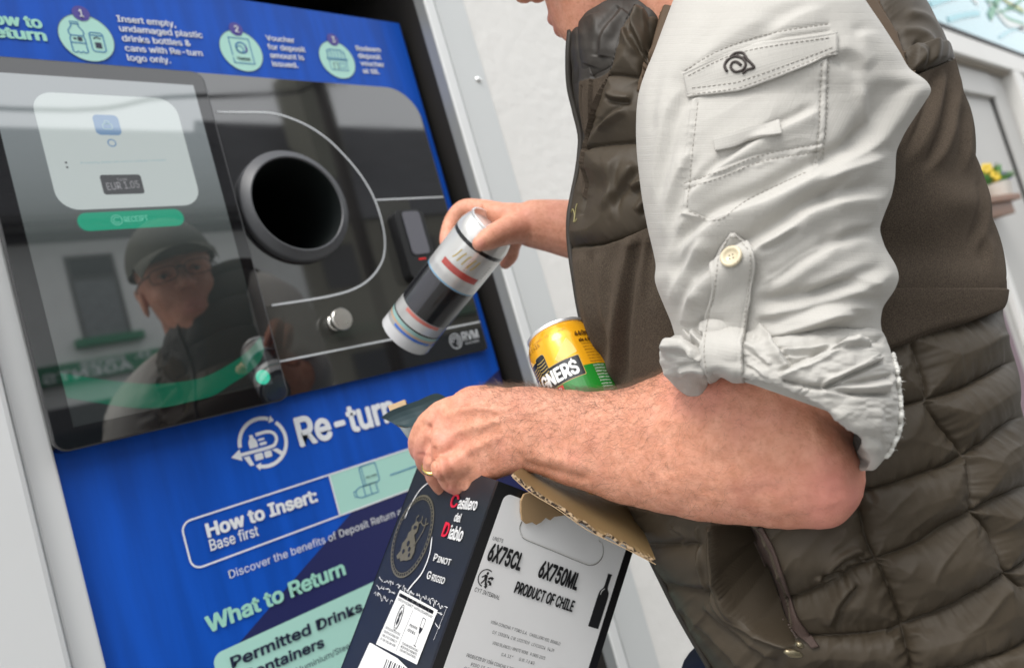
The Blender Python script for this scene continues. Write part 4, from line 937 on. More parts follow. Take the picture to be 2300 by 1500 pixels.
S.d += .0016 * fbm(S.x / 60, S.y / 30, 7.7, 3)
Q = S.apply(); Wc = LW(Q); cuff = grid_obj('sleeve_cuff', Wc, M_shirt, shirt); cloth_attr(cuff, Wc)

def bvh_of(*objs):
    V = []; Fc = []; n = 0
    for o in objs:
        mw = np.array(o.matrix_world) if False else None
        off = np.zeros(3); p = o.parent
        while p is not None: off += np.array(p.location); p = p.parent
        me = o.data; c = np.zeros(len(me.vertices) * 3); me.vertices.foreach_get('co', c); c = c.reshape(-1, 3) + off
        V.append(c); Fc += [[v + n for v in p_.vertices] for p_ in me.polygons]; n += len(c)
    return BVHTree.FromPolygons(np.concatenate(V).tolist(), Fc)
def drape(name, bv, quad, nu, nv, off, thick, mt, parent, bulge=0.0, cloth=True, edge_groove=0.0, its=6):
    """a strip or patch of cloth laid on a surface; quad = left edge points and right edge points down its length"""
    Lp, Rp = spline(quad[0], nv), spline(quad[1], nv); top = np.zeros((nv, nu, 3)); nn = np.zeros((nv, nu, 3)); last = .53
    for i in range(nv):
        for j in range(nu):
            t = j / (nu - 1); p = Lp[i] * (1 - t) + Rp[i] * t; d = ray(*p)
            h = bv.ray_cast(Vector(CAM), Vector(d))
            if h[0] is not None: top[i, j] = h[0]; last = h[3]; nrm = np.array(h[1]); nn[i, j] = nrm if nrm @ d < 0 else -nrm
            else: top[i, j] = CAM + d * last; nn[i, j] = -d
    for it in range(its):
        for A_ in (top, nn):
            Bq = A_.copy(); A_[1:-1] = (Bq[:-2] + 2 * Bq[1:-1] + Bq[2:]) / 4; A_[:, 1:-1] = (A_[:, :-2] + 2 * A_[:, 1:-1] + A_[:, 2:]) / 4
    nn /= np.linalg.norm(nn, axis=2)[..., None]
    tt = np.linspace(-1, 1, nu)[None, :, None]; up = top + nn * (off + bulge * (1 - tt ** 2))
    if edge_groove: up -= nn * edge_groove * (np.exp(-((np.abs(tt) - .82) / .05) ** 2))
    lo = top + nn * (off - thick)
    ring = np.concatenate([up, lo[:, ::-1]], 1)
    o = grid_obj(name, ring, mt, parent, caps=True); 
    if cloth: cloth_attr(o, ring)
    return o
bv = bvh_of(sleeve, cuff)
flapL = [(1537, 168), (1541, 190), (1545, 205), (1548, 220)]
# pocket flap: top edge to the pointed lower edge, taken as columns from left to right
def drape_cols(name, topc, botc, nu, nv, **k): return drape(name, bv, (topc, botc), nu, nv, **k)
flap = drape('pocket_flap', bv, ([(1537, 168), (1598, 136), (1640, 119), (1659, 113), (1678, 109), (1740, 96), (1810, 87), (1878, 78)], [(1548, 221), (1605, 214), (1645, 209), (1659, 207), (1672, 203), (1735, 179), (1808, 151), (1880, 122)]), 26, 60, .0024, .002, M_shirt, shirt, edge_groove=.0005)
# embroidered horned emblem on the flap
bvf = bvh_of(flap)
M_thread = mat('brown_thread', (.035, .025, .022), .6, bump=.3, bscale=900)
def on(bv_, p, off):
    d = ray(*p); h = bv_.ray_cast(Vector(CAM), Vector(d)); n_ = np.array(h[1]); n_ = n_ if n_ @ d < 0 else -n_
    return np.array(h[0]) + n_ * off
em = MB()
for pts_, r0 in (([(1665, 148), (1655, 140), (1645, 142), (1642, 153), (1652, 162), (1668, 158), (1675, 146), (1670, 134), (1655, 128), (1640, 132), (1630, 143), (1628, 152), (1634, 162)], .0009), ([(1640, 130), (1652, 121), (1668, 120), (1674, 127), (1680, 136), (1688, 144), (1694, 152), (1688, 155), (1678, 158), (1668, 166)], .0009), ([(1656, 124), (1664, 130), (1676, 130)], .0007), ([(1634, 134), (1628, 146), (1632, 158)], .0007)):
    em.sweep(np.array([on(bvf, p, .0003) for p in spline(pts_, 40)]), r0, 6)
em.build('embroidered_emblem', M_thread, shirt, True)
drape('sewn_patch', bv, ([(1604, 311), (1640, 302), (1674, 292), (1710, 281), (1746, 268)], [(1609, 342), (1645, 331), (1678, 321), (1715, 311), (1753, 301)]), 14, 60, .0034, .0030, M_shirt, shirt, edge_groove=.0004, its=60)
tab = drape('sleeve_tab', bv, ([(1640, 522), (1607, 574), (1600, 640), (1588, 700), (1579, 749), (1576, 799), (1586, 850)], [(1650, 521), (1692, 562), (1690, 640), (1682, 700), (1677, 744), (1670, 794), (1676, 864)]), 26, 90, .0042, .0035, M_shirt, shirt, bulge=.0012, edge_groove=.0007)
bst = bvh_of(shirt, cuff, flap, tab); stm = MB()
for q in ([(1568, 228), (1553, 365), (1543, 472)], [(1846, 140), (1839, 280), (1831, 372)], [(1861, 132), (1855, 280), (1846, 368)], [(1545, 474), (1611, 494), (1690, 442), (1812, 387)], [(1534, 412), (1620, 384), (1710, 349), (1852, 322)], [(1534, 426), (1620, 398), (1710, 364), (1850, 338)], [(1536, 160), (1620, 112), (1720, 78), (1868, 53)],
          [(1553, 212), (1610, 206), (1658, 199)], [(1658, 199), (1735, 171), (1808, 143), (1874, 116)], [(1553, 198), (1610, 192), (1655, 186)], [(1655, 186), (1735, 158), (1808, 131), (1872, 106)], [(1544, 172), (1600, 143), (1659, 120), (1740, 103), (1872, 84)],
          [(1614, 578), (1606, 640), (1594, 700), (1585, 749), (1582, 799), (1590, 846)], [(1685, 566), (1683, 640), (1675, 700), (1670, 744), (1664, 794), (1668, 856)], [(1614, 575), (1644, 531), (1684, 564)], [(1610, 338), (1678, 317), (1748, 297)], [(1608, 315), (1674, 296), (1744, 272)]):
    qs = spline(q, 400); dd_ = np.concatenate([[0], np.cumsum(np.linalg.norm(np.diff(qs, axis=0), axis=1))])
    for s0 in np.arange(2, dd_[-1] - 8, 11.5):
        i0, i1 = np.searchsorted(dd_, s0), min(np.searchsorted(dd_, s0 + 7), 399)
        try: a_, b_ = on(bst, qs[i0], .00025), on(bst, qs[i1], .00025)
        except Exception: continue
        if np.linalg.norm(a_ - b_) < .006: stm.sweep(np.array([a_, (a_ + b_) / 2 + (CAM - a_) * .0002, b_]), .00026, 5)
stm.build('stitching', mat('beige_thread', (.385, .365, .33), .8), shirt, True)
bt = bvh_of(tab); c_ = on(bt, (1644, 578), .0004); d = ray(1644, 578); h = bt.ray_cast(Vector(CAM), Vector(d)); nn = np.array(h[1]); nn = nn if nn @ d < 0 else -nn
rb = .0067
mb = MB(); mb.lathe([(.0001, .0006), (rb * .45, .0006), (rb * .62, .0013), (rb * .70, .0021), (rb * .88, .0023), (rb, .0017), (rb, .0003), (rb * .9, -.0004)], c_, nn, (1, 0, 0), 40)
e1 = np.cross(nn, [0, 0, 1]); e1 /= np.linalg.norm(e1); e2 = np.cross(nn, e1)
for s1, s2 in ((1, 1), (1, -1), (-1, 1), (-1, -1)):
    q = c_ + (e1 * s1 + e2 * s2) * .0011 + nn * .00062; mb.ellipsoid(q, [e1 * .00055, e2 * .00055, nn * .0002], 8, 4, 1)
mb.build('button', [mat('horn_button', (.62, .54, .38), .3, var=.12, vscale=150), mat('thread_dark', (.12, .10, .07), .8)], shirt, True)
# frayed raw edge at the back of the cuff
fr = MB(); nfc = int(620 * .75); ri = np.linspace(int(300 * .22), int(300 * .86), 160).astype(int)
ci = proj(Wc[ri])[..., 0].argmax(1); W_ = Wc[ri, ci]; cen_ = Wc.mean(1)[ri]; o_ = W_ - cen_; o_ /= np.linalg.norm(o_, axis=1)[:, None]
W_ = np.stack([gsmooth(W_[:, k], 2) for k in range(3)], 1) + o_ * .0008 + rng.normal(size=W_.shape) * .0003
fr.sweep(W_, .0013 + .0006 * rng.random(len(W_)), 7)
for k in range(150):
    i = rng.integers(2, 158); p = W_[i]; tgt = rng.normal(size=3); tgt /= np.linalg.norm(tgt); out = o_[i]; dd = tgt * .9 + out * .9; ln = rng.uniform(.0005, .0022)
    fr.sweep([p, p + dd * ln * .5, p + dd * ln + rng.normal(size=3) * .0004], [.00018, .00014, .00006], 4)
fr.build('frayed_edge', mat('white_fray', (.68, .67, .63), .9), shirt, True)
# right sleeve and shirt collar (out of sight of the camera, seen in the glass)
mb = MB(); mb.sweep(np.array([at(1640, -70, .80), at(1590, 20, .835), at(1555, 130, .865), at(1500, 300, .90), at(1440, 470, .91), at(1400, 530, .92)]), [.05, .080, .085, .078, .068, .062], 24)
mb.sweep(np.array([at(1415, 515, .92), at(1385, 530, .922), at(1372, 532, .922)]), [.07, .072, .06], 24)
mb.build('right_sleeve', M_shirt, shirt, True)
# ---------- gilet
M_nylon = weave('quilted_nylon', (.050, .038, .0245), .58, 330, .12, .0005, spec=.32, var=.06, rip=None, nstr=.8, nsc=300)
M_nylond = weave('dark_nylon', (.034, .029, .024), .5, 330, .14, .0005, spec=.35, var=.06, nstr=.8, nsc=300)
M_fleece = weave('brown_fleece', (.070, .055, .042), .95, 420, .35, .0010, spec=.05, sheen=.25, var=1.0, nstr=2.6, nsc=1100)
M_bind = mat('brown_binding', (.075, .045, .022), .75, bump=.2, bscale=500, bdist=.0006)
rows = [(1420, -150, 1800, -150, .765, .03), (1360, -140, 1920, -135, .765, .075), (1335, -120, 1960, -110, .765, .115), (1312, -40, 2050, -50, .75, .125), (1296, 8, 2088, 5, .745, .13), (1284, 60, 2118, 60, .74, .135), (1277, 110, 2142, 110, .735, .14), (1277, 160, 2153, 140, .73, .14), (1280, 200, 2168, 190, .73, .142), (1290, 245, 2184, 240, .727, .142), (1302, 290, 2192, 290, .725, .143), (1303, 330, 2199, 340, .722, .144), (1298, 380, 2210, 390, .72, .145), (1285, 430, 2222, 430, .72, .145), (1276, 475, 2232, 475, .718, .145), (1276, 530, 2246, 530, .716, .146), (1284, 562, 2254, 565, .715, .146), (1287, 620, 2265, 620, .712, .147), (1296, 680, 2260, 670, .71, .148), (1306, 720, 2250, 700, .71, .148), (1320, 767, 2262, 745, .71, .15), (1338, 810, 2278, 800, .708, .152), (1352, 850, 2290, 850, .705, .154), (1362, 900, 2297, 905, .70, .156), (1380, 1000, 2312, 1000, .70, .158), (1398, 1100, 2328, 1100, .69, .16), (1425, 1180, 2345, 1200, .69, .16), (1466, 1262, 2362, 1280, .68, .16), (1500, 1330, 2385, 1360, .68, .16), (1528, 1384, 2405, 1420, .68, .16), (1562, 1445, 2425, 1480, .67, .16), (1596, 1502, 2450, 1560, .67, .16), (1630, 1570, 2470, 1640, .67, .16), (1650, 1640, 2480, 1700, .67, .155), (1680, 1660, 2450, 1720, .67, .14), (1700, 1640, 2430, 1700, .67, .13)]
P = loft(rows, 720, 820, front=.74, sm=1.2)
S = Sculpt(P); S.edge = (-.1, .4); f = S.fold
# zones
flz = [[(2050, 170), (2100, 150), (2154, 127), (2320, 150), (2330, 680), (2252, 692), (2180, 722), (2100, 745), (1985, 790), (1860, 830), (1860, 400), (1950, 300), (2030, 200)],
       [(1240, 560), (1284, 559), (1340, 554), (1400, 535), (1465, 505), (1720, 480), (1740, 900), (1340, 960), (1240, 800)],
       [(1297, 186), (1340, 174), (1374, 152), (1350, 245), (1330, 310), (1316, 380), (1297, 440), (1296, 400), (1308, 330), (1300, 250)]]
bnz = [[(1481, 0), (1490, -60), (1550, -60), (1540, 60), (1480, 170), (1450, 210), (1438, 210), (1449, 150), (1463, 84)], [(1900, -60), (1960, -60), (1990, 0), (2026, 62), (2060, 160), (2056, 220), (1990, 220), (1940, 60)]]
zone = np.zeros(P.shape[:2], int)
front = S.fc > -.2
for z in flz: zone[front & inpoly(z, S.X, S.Y)] = 1
for z in bnz: zone[front & inpoly(z, S.X, S.Y)] = 2
colz = [(1250, -200), (1480, -200), (1455, -20), (1432, 10), (1402, 60), (1386, 110), (1374, 152), (1340, 174), (1297, 186), (1250, 190)]
zone[front & inpoly(colz, S.X, S.Y)] = 3
zone[front & inpoly([(1240, 60), (1290, 76), (1293, 120), (1305, 186), (1300, 240), (1312, 310), (1302, 330), (1240, 260)], S.X, S.Y)] = 3
zv = zone[S.m]
# quilting seams
seams = [[(1424, 16), (1450, 15), (1478, 23)], [(1368, 171), (1400, 172), (1445, 178)], [(1318, 338), (1365, 328), (1432, 320)], [(1260, 558), (1284, 557), (1340, 552), (1400, 533), (1470, 503)],
         [(1432, 8), (1402, 60), (1386, 110), (1372, 160), (1345, 240), (1322, 330), (1302, 420), (1290, 480)],
         [(1492, -40), (1484, 0), (1471, 43), (1459, 84), (1447, 144), (1441, 190)], [(1955, -60), (1982, 0), (2018, 62), (2050, 160)], [(2040, 168), (2100, 150), (2156, 126)],
         [(1900, 822), (1985, 787), (2100, 742), (2180, 720), (2275, 684)],
         [(1960, 930), (2005, 917), (2100, 890), (2180, 864), (2300, 800)], [(1930, 1113), (1943, 1104), (2050, 1070), (2174, 1022), (2300, 935)], [(1940, 1262), (1974, 1252), (2060, 1220), (2126, 1187), (2196, 1152), (2320, 1088)],
         [(1760, 1352), (1800, 1343), (1880, 1305), (1965, 1258)], [(1965, 1258), (1985, 1262)], [(1995, 1420), (2030, 1407), (2100, 1385), (2161, 1360), (2274, 1291), (2350, 1240)], [(1815, 1432), (1880, 1428), (1960, 1420), (2022, 1408)], [(2040, 1540), (2110, 1520), (2200, 1495), (2300, 1448), (2400, 1390)], [(1850, 1520), (1950, 1530), (2050, 1535)],
         [(2060, 770), (2072, 800), (2086, 850), (2100, 920), (2148, 984), (2185, 1026), (2194, 1090), (2197, 1150), (2235, 1192), (2270, 1274), (2310, 1320)],
         [(1925, 1120), (1936, 1155), (1952, 1215), (1978, 1270), (2004, 1335), (2030, 1408), (2048, 1500), (2060, 1580)],
         [(1404, 1215), (1470, 1222), (1575, 1220)], [(1510, 1310), (1570, 1322), (1600, 1322)]]
nq = zv != 1
best = np.full(S.x.shape, 1e9); pk_ = np.zeros(S.x.shape)
for i, q in enumerate(seams):
    qq = spline(q, 4 * len(q) + 4); d, sg, t, Ln = pline(qq, S.x, S.y)
    weak = .35 if i >= len(seams) - 2 else 1.0
    d = d / weak + (1 - weak) * 30
    k = d < best; best[k] = d[k]
    w_ = noise(t / 13.0 + 50 * i, sg / 70.0, i * 3.1) + .35 * noise(t / 7.0, sg / 40.0, i * 7.7)
    pk_ += np.where(d < 90, w_ * np.exp(-d / 26.0) * (1 - np.exp(-d / 4.0)) * weak, 0)
puff = 1 - np.exp(-best / 34.0)
gr = np.exp(-(best / 2.6) ** 2)
up_ = S.y < 700
S.d += np.where(nq & (zv != 2) & (zv != 3), .0125 * puff - np.where(up_, .0090, .0072) + np.where(up_, .0014, .0022) * pk_ - .0022 * gr, 0)
S.d += np.where(zv == 3, .0030 * puff - .004, 0); S.d += np.where(zv == 2, -.002, 0)
S.d += np.where((zv == 1), -.0015 * gr - .0015, 0)
# crumple inside the quilted cells, dragging towards the lower left
a_ = math.radians(-48); U = S.x * math.cos(a_) + S.y * math.sin(a_); V_ = -S.x * math.sin(a_) + S.y * math.cos(a_)
cr_ = np.maximum(0, 1 - np.abs(noise(U / 170, V_ / 52, 2.2) + .3 * noise(U / 70, V_ / 30, 5.2))) ** 2.5
S.d += np.where(nq & (zv != 3), (.0026 * cr_ + .0005 * fbm(U / 60, V_ / 24, 8.3, 2)) * puff * np.where(up_, np.where(S.x > 1850, .3, .55), 1.0), 0)
S.d += np.where(zv == 3, .0012 * fbm(S.x / 50, S.y / 70, 3.3, 3), 0)
# chest quilt stands proud of collar and front
f([(1432, 8), (1402, 60), (1386, 110), (1372, 160), (1345, 240), (1322, 330), (1302, 420)], .012, 5, -1, 10, 60, 'step')
f([(1490, -30), (1484, 0), (1471, 43), (1459, 84), (1447, 144), (1441, 190)], -.004, 5, 1, 0, 30, 'ridge'); f([(1960, -60), (1986, 0), (2025, 62), (2058, 160)], -.004, 6, 1, 0, 10, 'ridge')
f([(1440, 30), (1430, 70), (1448, 110), (1455, 140)], .005, 9, 1, 12, 20); f([(1405, 70), (1415, 100), (1440, 135)], .0035, 7, -1, 12, 16); f([(1375, 210), (1400, 225), (1435, 228)], .0045, 9, 1, 15, 10); f([(1360, 300), (1390, 270), (1425, 250)], .003, 9, -1, 20, 15)
f([(1350, 480), (1380, 440), (1420, 400), (1440, 370)], .004, 13, 1, 30, 20); f([(1420, 430), (1440, 420), (1460, 415)], .004, 8, 1, 10, 8); f([(1395, 350), (1380, 420), (1375, 500)], .003, 12, -1, 30, 40); f([(1430, 480), (1455, 450), (1465, 420)], .004, 8, 1, 10, 10)
f([(1290, 30), (1291, 80), (1297, 130), (1303, 184), (1302, 240), (1313, 310)], .004, 4, -1, 10, 20, 'step'); f([(1313, 190), (1311, 240), (1318, 310)], -.0015, 3, 1, 8, 20, 'ridge')
f([(2020, 60), (2060, 70), (2090, 95), (2100, 145)], .0030, 9, 1, 15, 12, 'ridge'); f([(2035, 105), (2062, 120), (2076, 150)], .0026, 7, 1, 10, 8, 'ridge'); f([(2030, 25), (2085, 45), (2115, 85), (2122, 138)], .0026, 9, 1, 20, 8, 'ridge'); f([(2110, 60), (2132, 95), (2138, 132)], .0018, 6, 1, 14, 5, 'ridge'); f([(2055, 90), (2080, 112), (2088, 150)], .0022, 6, 1, 10, 5, 'valley')
f([(2055, 155), (2100, 149), (2156, 124)], .006, 6, -1, 5, 0, 'step')
# soft folds of the fleece
for q, a0 in (([(2132, 150), (2106, 232), (2062, 330), (2040, 380)], .006), ([(2161, 140), (2157, 208), (2124, 312), (2082, 400)], .007), ([(2190, 232), (2181, 320), (2171, 400)], .005), ([(2222, 380), (2220, 500), (2199, 580)], .005), ([(2230, 520), (2228, 580), (2222, 625)], .004)): f(q, a0 * .8, 15, 1, 40, 60)
for q, a0 in (([(1303, 560), (1315, 650), (1335, 740), (1352, 830)], .006), ([(1424, 525), (1398, 657), (1383, 767), (1379, 880)], .0075), ([(1455, 520), (1440, 600), (1440, 700)], .003), ([(1350, 560), (1352, 650), (1362, 760)], .003)): f(q, a0, 16, -1, 30, 60)
S.d += np.where(zv == 1, .0035 * fbm(S.x / 160, S.y / 160, 6.0, 2) + .006 * np.exp(-(((S.x - 2165) / 70) ** 2 + ((S.y - 455) / 40) ** 2)) - .006 * np.exp(-(((S.x - 2080) / 120) ** 2 + ((S.y - 560) / 50) ** 2)), 0)
f([(1960, 800), (2030, 772), (2110, 738), (2190, 716), (2262, 686)], .005, 9, -1, 10, 0, 'step')
# hip: open zipped pocket and overlapping front flap
pocket = [(1606, 1172), (1609, 1230), (1616, 1290), (1632, 1330), (1655, 1362), (1700, 1402), (1748, 1428), (1788, 1446), (1772, 1385), (1752, 1310), (1732, 1245), (1700, 1180), (1660, 1150), (1615, 1150)]
ins = inpoly(pocket, S.x, S.y); dp_ = pline(np.array(pocket + pocket[:1], float), S.x, S.y)[0]
S.d = np.where(ins, -.042 * np.minimum(1, dp_ / 26) ** .8, S.d)
f([(1575, 1170), (1578, 1240), (1590, 1300), (1625, 1355), (1690, 1405), (1790, 1450)], .0025, 4, 1, 10, 20, 'ridge'); f([(1606, 1172), (1612, 1290), (1648, 1362), (1710, 1412), (1788, 1452)], .005, 8, 1, 10, 20, 'ridge')
f([(1520, 1170), (1550, 1200), (1530, 1225)], .002, 6, 1, 10, 10); f([(1590, 1340), (1680, 1420), (1760, 1470)], .004, 12, 1, 30, 30); f([(1540, 1350), (1640, 1440), (1720, 1500)], .004, 12, 1, 30, 30); f([(1600, 1420), (1680, 1480), (1760, 1510)], .003, 10, 1, 30, 30); f([(1850, 1290), (1900, 1250), (1950, 1235)], .005, 10, 1, 20, 20); f([(1842, 1290), (1850, 1310), (1895, 1300)], .004, 8, -1, 10, 10); f([(1860, 1420), (1880, 1350), (1925, 1300)], .005, 14, 1, 30, 20)
Q = S.apply(); bk = np.clip((.15 - S.fc) / .3, 0, 1)
v_ = np.linspace(0, 1, Q.shape[0])[:, None]; rowsq = np.abs(np.sin(v_ * 44)) ** .4
Q = Q + normals(P) * (bk * (.007 * rowsq - .006))[..., None]
Wv = LW(Q)
fz = zone[:-1]
vest = grid_obj('gilet', Wv, [M_nylon, M_fleece, M_bind, M_nylond], person, midx=fz, caps=True); cloth_attr(vest, Wv)
bvv = bvh_of(vest)
rows = [(1345, -110, 1580, -100, .740, .055), (1318, -50, 1585, -50, .732, .065), (1297, 5, 1580, 5, .727, .070), (1288, 35, 1570, 40, .724, .072), (1279, 75, 1555, 85, .721, .073), (1278, 110, 1540, 120, .720, .072), (1280, 150, 1525, 155, .722, .070), (1284, 188, 1500, 190, .725, .066), (1300, 205, 1480, 205, .73, .05)]
Pc = loft(rows, 160, 300, front=.7, sm=2); Sc = Sculpt(Pc)
for q, a0, w_, md in (([(1293, 25), (1294, 80), (1300, 130), (1306, 186)], .0022, 4, 'groove'), ([(1298, 184), (1340, 173), (1376, 153)], .003, 4, 'groove'), ([(1330, 30), (1345, 90), (1325, 150)], .002, 14, 'ridge'), ([(1400, 20), (1360, 80), (1352, 130)], .003, 12, 'fold')): Sc.fold(q, a0, w_, 1, 5, 5, md)
Sc.d += .0012 * fbm(Sc.x / 45, Sc.y / 60, 2.2, 3); Wk = LW(Sc.apply()); kol = grid_obj('collar', Wk, M_nylond, vest, caps=True); cloth_attr(kol, Wk)
# zip of the hip pocket, stitched emblem on the chest
M_zip = mat('brown_zip_tape', (.055, .033, .026), .75, bump=.5, bscale=700, bdist=.0008)
zt_ = drape('pocket_zip', bvv, ([(1684, 1184), (1708, 1230), (1728, 1280), (1748, 1335), (1764, 1385), (1790, 1420), (1826, 1455)], [(1712, 1180), (1738, 1228), (1757, 1278), (1776, 1335), (1793, 1385), (1815, 1416), (1842, 1452)]), 8, 60, .0035, .003, M_zip, vest, cloth=False)
mb = MB(); zl = spline([(1686, 1184), (1710, 1230), (1730, 1280), (1750, 1335), (1767, 1385), (1790, 1424)], 70)
for p in zl:
    q = on(bvv, p, .0042); mb.ellipsoid(q, [np.array([.0011, 0, 0]), np.array([0, .0011, 0]), np.array([0, 0, .0006])], 6, 4)
mb.build('zip_teeth', mat('zip_teeth', (.06, .04, .032), .4), vest, True)  # row of small separate zip teeth
c_ = at(1782, 1467, .512); e1 = at(1804, 1470, .512) - c_; e2 = at(1780, 1456, .512) - c_; e3 = np.cross(e1, e2); e3 = e3 / np.linalg.norm(e3) * .003
mb = MB(); mb.ellipsoid(c_, [e1, e2, e3], 24, 14); c2 = at(1796, 1447, .512); mb.ellipsoid(c2, [e1 * .45, e2 * .8, e3], 14, 8); mb.build('zip_pull', mat('olive_metal', (.20, .17, .11), .25, metal=.8), vest, True)
em = MB(); emb = [(1284, 478), (1287, 470), (1291, 482), (1290, 500), (1294, 470), (1297, 458)]
try:
    em.sweep(np.array([on(bvv, p, .0004) for p in spline(emb, 26)]), .0006, 6); em.sweep(np.array([on(bvv, p, .0004) for p in spline([(1288, 498), (1293, 498), (1296, 492)], 10)]), .0005, 6); em.build('stitched_emblem', mat('gold_thread', (.25, .22, .09), .5), vest, True)
except Exception as ex: print('emblem', ex)

# ---------- body: one continuous skin surface
bm_ = MB()
def cap_tube(P, r, seg=24):
    P = np.asarray(P, float); r = np.broadcast_to(np.asarray(r, float), (len(P),)).copy()
    n0 = max(14, 5 * len(P)); s_ = np.linspace(0, 1, len(P)); Pi = spline(P, n0); d = np.linalg.norm(np.diff(P, axis=0), axis=1); d = np.concatenate([[0], np.cumsum(d)]); d /= d[-1]
    ri = np.interp(np.linspace(0, 1, n0), d, r)
    t0 = (Pi[0] - Pi[1]); t0 /= np.linalg.norm(t0); t1 = (Pi[-1] - Pi[-2]); t1 /= np.linalg.norm(t1)
    a = np.linspace(.08, .5, 5) * np.pi
    A = [Pi[0] + t0 * ri[0] * math.cos(x) for x in a[:-1]]; ra = [ri[0] * math.sin(x) for x in a[:-1]]
    Bq = [Pi[-1] + t1 * ri[-1] * math.cos(x) for x in a[:-1][::-1]]; rb_ = [ri[-1] * math.sin(x) for x in a[:-1][::-1]]
    bm_.sweep(np.vstack([A, Pi, Bq]), np.concatenate([ra, ri, rb_]), seg)
def chain(pts, r, seg=20): cap_tube([at(*p) for p in pts], r, seg)
def loftw(rows, nv, nu, **k):
    P = LW(loft(rows, nv, nu, **k)); n = P.shape[1]; V = P.reshape(-1, 3); Fc = []
    for i in range(P.shape[0] - 1):
        for j in range(n): Fc.append((i * n + j, i * n + (j + 1) % n, (i + 1) * n + (j + 1) % n, (i + 1) * n + j))
    Fc += [tuple(range(n))[::-1], tuple((P.shape[0] - 1) * n + j for j in range(n))]
    bm_.add(V, Fc)
# left forearm
fore = [(1152, 868, 1128, 1068, .683, .020), (1185, 868, 1166, 1056, .676, .022), (1250, 871, 1236, 1074, .664, .026), (1330, 879, 1318, 1106, .648, .030), (1400, 872, 1400, 1133, .632, .034), (1470, 846, 1492, 1154, .613, .040), (1540, 806, 1590, 1173, .593, .046), (1620, 772, 1690, 1184, .572, .049), (1720, 790, 1790, 1189, .553, .049), (1820, 866, 1864, 1188, .537, .045), (1886, 945, 1905, 1172, .528, .037), (1925, 1015, 1929, 1140, .524, .024), (1946, 1060, 1945, 1088, .522, .008)]
loftw(fore, 120, 96, front=.5, sm=2.5)
chain([(1740, 110, .60), (1750, 300, .565), (1780, 700, .55), (1790, 930, .552), (1790, 1010, .552)], [.045, .052, .050, .040, .034])
# left hand: back of the hand, then fingers
palm = [(1200, 869, 1180, 1056, .676, .021), (1150, 868, 1135, 1068, .684, .0215), (1100, 870, 1092, 1084, .694, .022), (1060, 874, 1058, 1092, .703, .0215), (1025, 884, 1028, 1092, .712, .020), (1000, 896, 1008, 1076, .718, .018), (984, 915, 992, 1055, .722, .014), (972, 945, 980, 1020, .726, .008)]
loftw(palm, 70, 72, front=.5, sm=3)
mm_ = 1e-3
chain([(1040, 915, .718), (990, 928, .722), (955, 962, .732), (940, 1000, .744), (958, 1028, .762), (985, 1035, .780)], [.013, .0125, .0118, .0108, .0098, .0080])       # index
chain([(1040, 950, .715), (985, 965, .718), (957, 1000, .728), (956, 1035, .744), (975, 1058, .762), (995, 1068, .775)], [.013, .0125, .0112, .0105, .0095, .0078])     # middle
chain([(1050, 990, .706), (996, 1000, .706), (976, 1040, .716), (979, 1070, .726), (997, 1097, .738), (1016, 1112, .746)], [.013, .0128, .0108, .0100, .0086, .0066])    # ring finger
chain([(1065, 1030, .696), (1012, 1050, .698), (1012, 1078, .704), (1034, 1096, .710), (1042, 1112, .720), (1044, 1119, .728)], [.013, .0128, .0115, .0098, .0086, .0068])  # little finger
chain([(1120, 905, .715), (1060, 900, .745), (1010, 935, .772), (985, 965, .790)], [.016, .0145, .0125, .009])      # thumb inside the box
for px_, py_, d_, r_ in ((985, 985, .7065, .0105), (994, 1052, .690, .0112), (976, 945, .718, .0105), (1052, 1086, .700, .0085)):
    c_ = at(px_, py_, d_); bm_.ellipsoid(c_, [[r_, 0, 0], [0, r_, 0], [0, 0, r_]], 16, 10)
# right forearm and hand, passing in front of the chest to the can
_at, _cap, _loftw = at, cap_tube, loftw; KR = 1.08
at = lambda px, py, d: _at(px, py, d * KR)
cap_tube = lambda P, r, seg=24: _cap(P, np.asarray(r) * KR, seg)
loftw = lambda rows, nv, nu, **k: _loftw([(q[0], q[1], q[2], q[3], q[4] * KR, q[5] * KR) for q in rows], nv, nu, **k)
chain([(1330, 520, .845), (1290, 516, .848), (1240, 508, .850), (1200, 503, .850)], [.036, .033, .0295, .027])
rp_ = [(1235, 462, 1240, 553, .850, .018), (1190, 457, 1196, 548, .850, .019), (1150, 455, 1160, 535, .852, .019), (1110, 455, 1125, 520, .857, .018), (1080, 457, 1100, 505, .862, .015)]
loftw(rp_, 40, 48, front=.5, sm=3)
chain([(1120, 478, .868), (1080, 471, .876), (1042, 470, .884), (1018, 494, .884), (1005, 530, .876), (1002, 550, .868)], [.0125, .012, .0112, .0102, .0092, .0072])
chain([(1125, 485, .880), (1085, 479, .892), (1048, 480, .902), (1024, 505, .904), (1012, 545, .898), (1010, 566, .890)], [.0125, .012, .0112, .0102, .0092, .0072])
chain([(1130, 500, .885), (1095, 500, .900), (1062, 505, .914), (1040, 535, .918), (1034, 572, .912)], [.0125, .0118, .0108, .0098, .0075])
chain([(1160, 525, .875), (1150, 550, .885), (1146, 575, .895), (1135, 592, .905)], [.0125, .0105, .0092, .0070])
chain([(1190, 508, .845), (1150, 515, .832), (1115, 528, .815), (1092, 540, .803), (1078, 547, .797)], [.019, .0165, .0135, .0115, .0085])
at, cap_tube, loftw = _at, _cap, _loftw
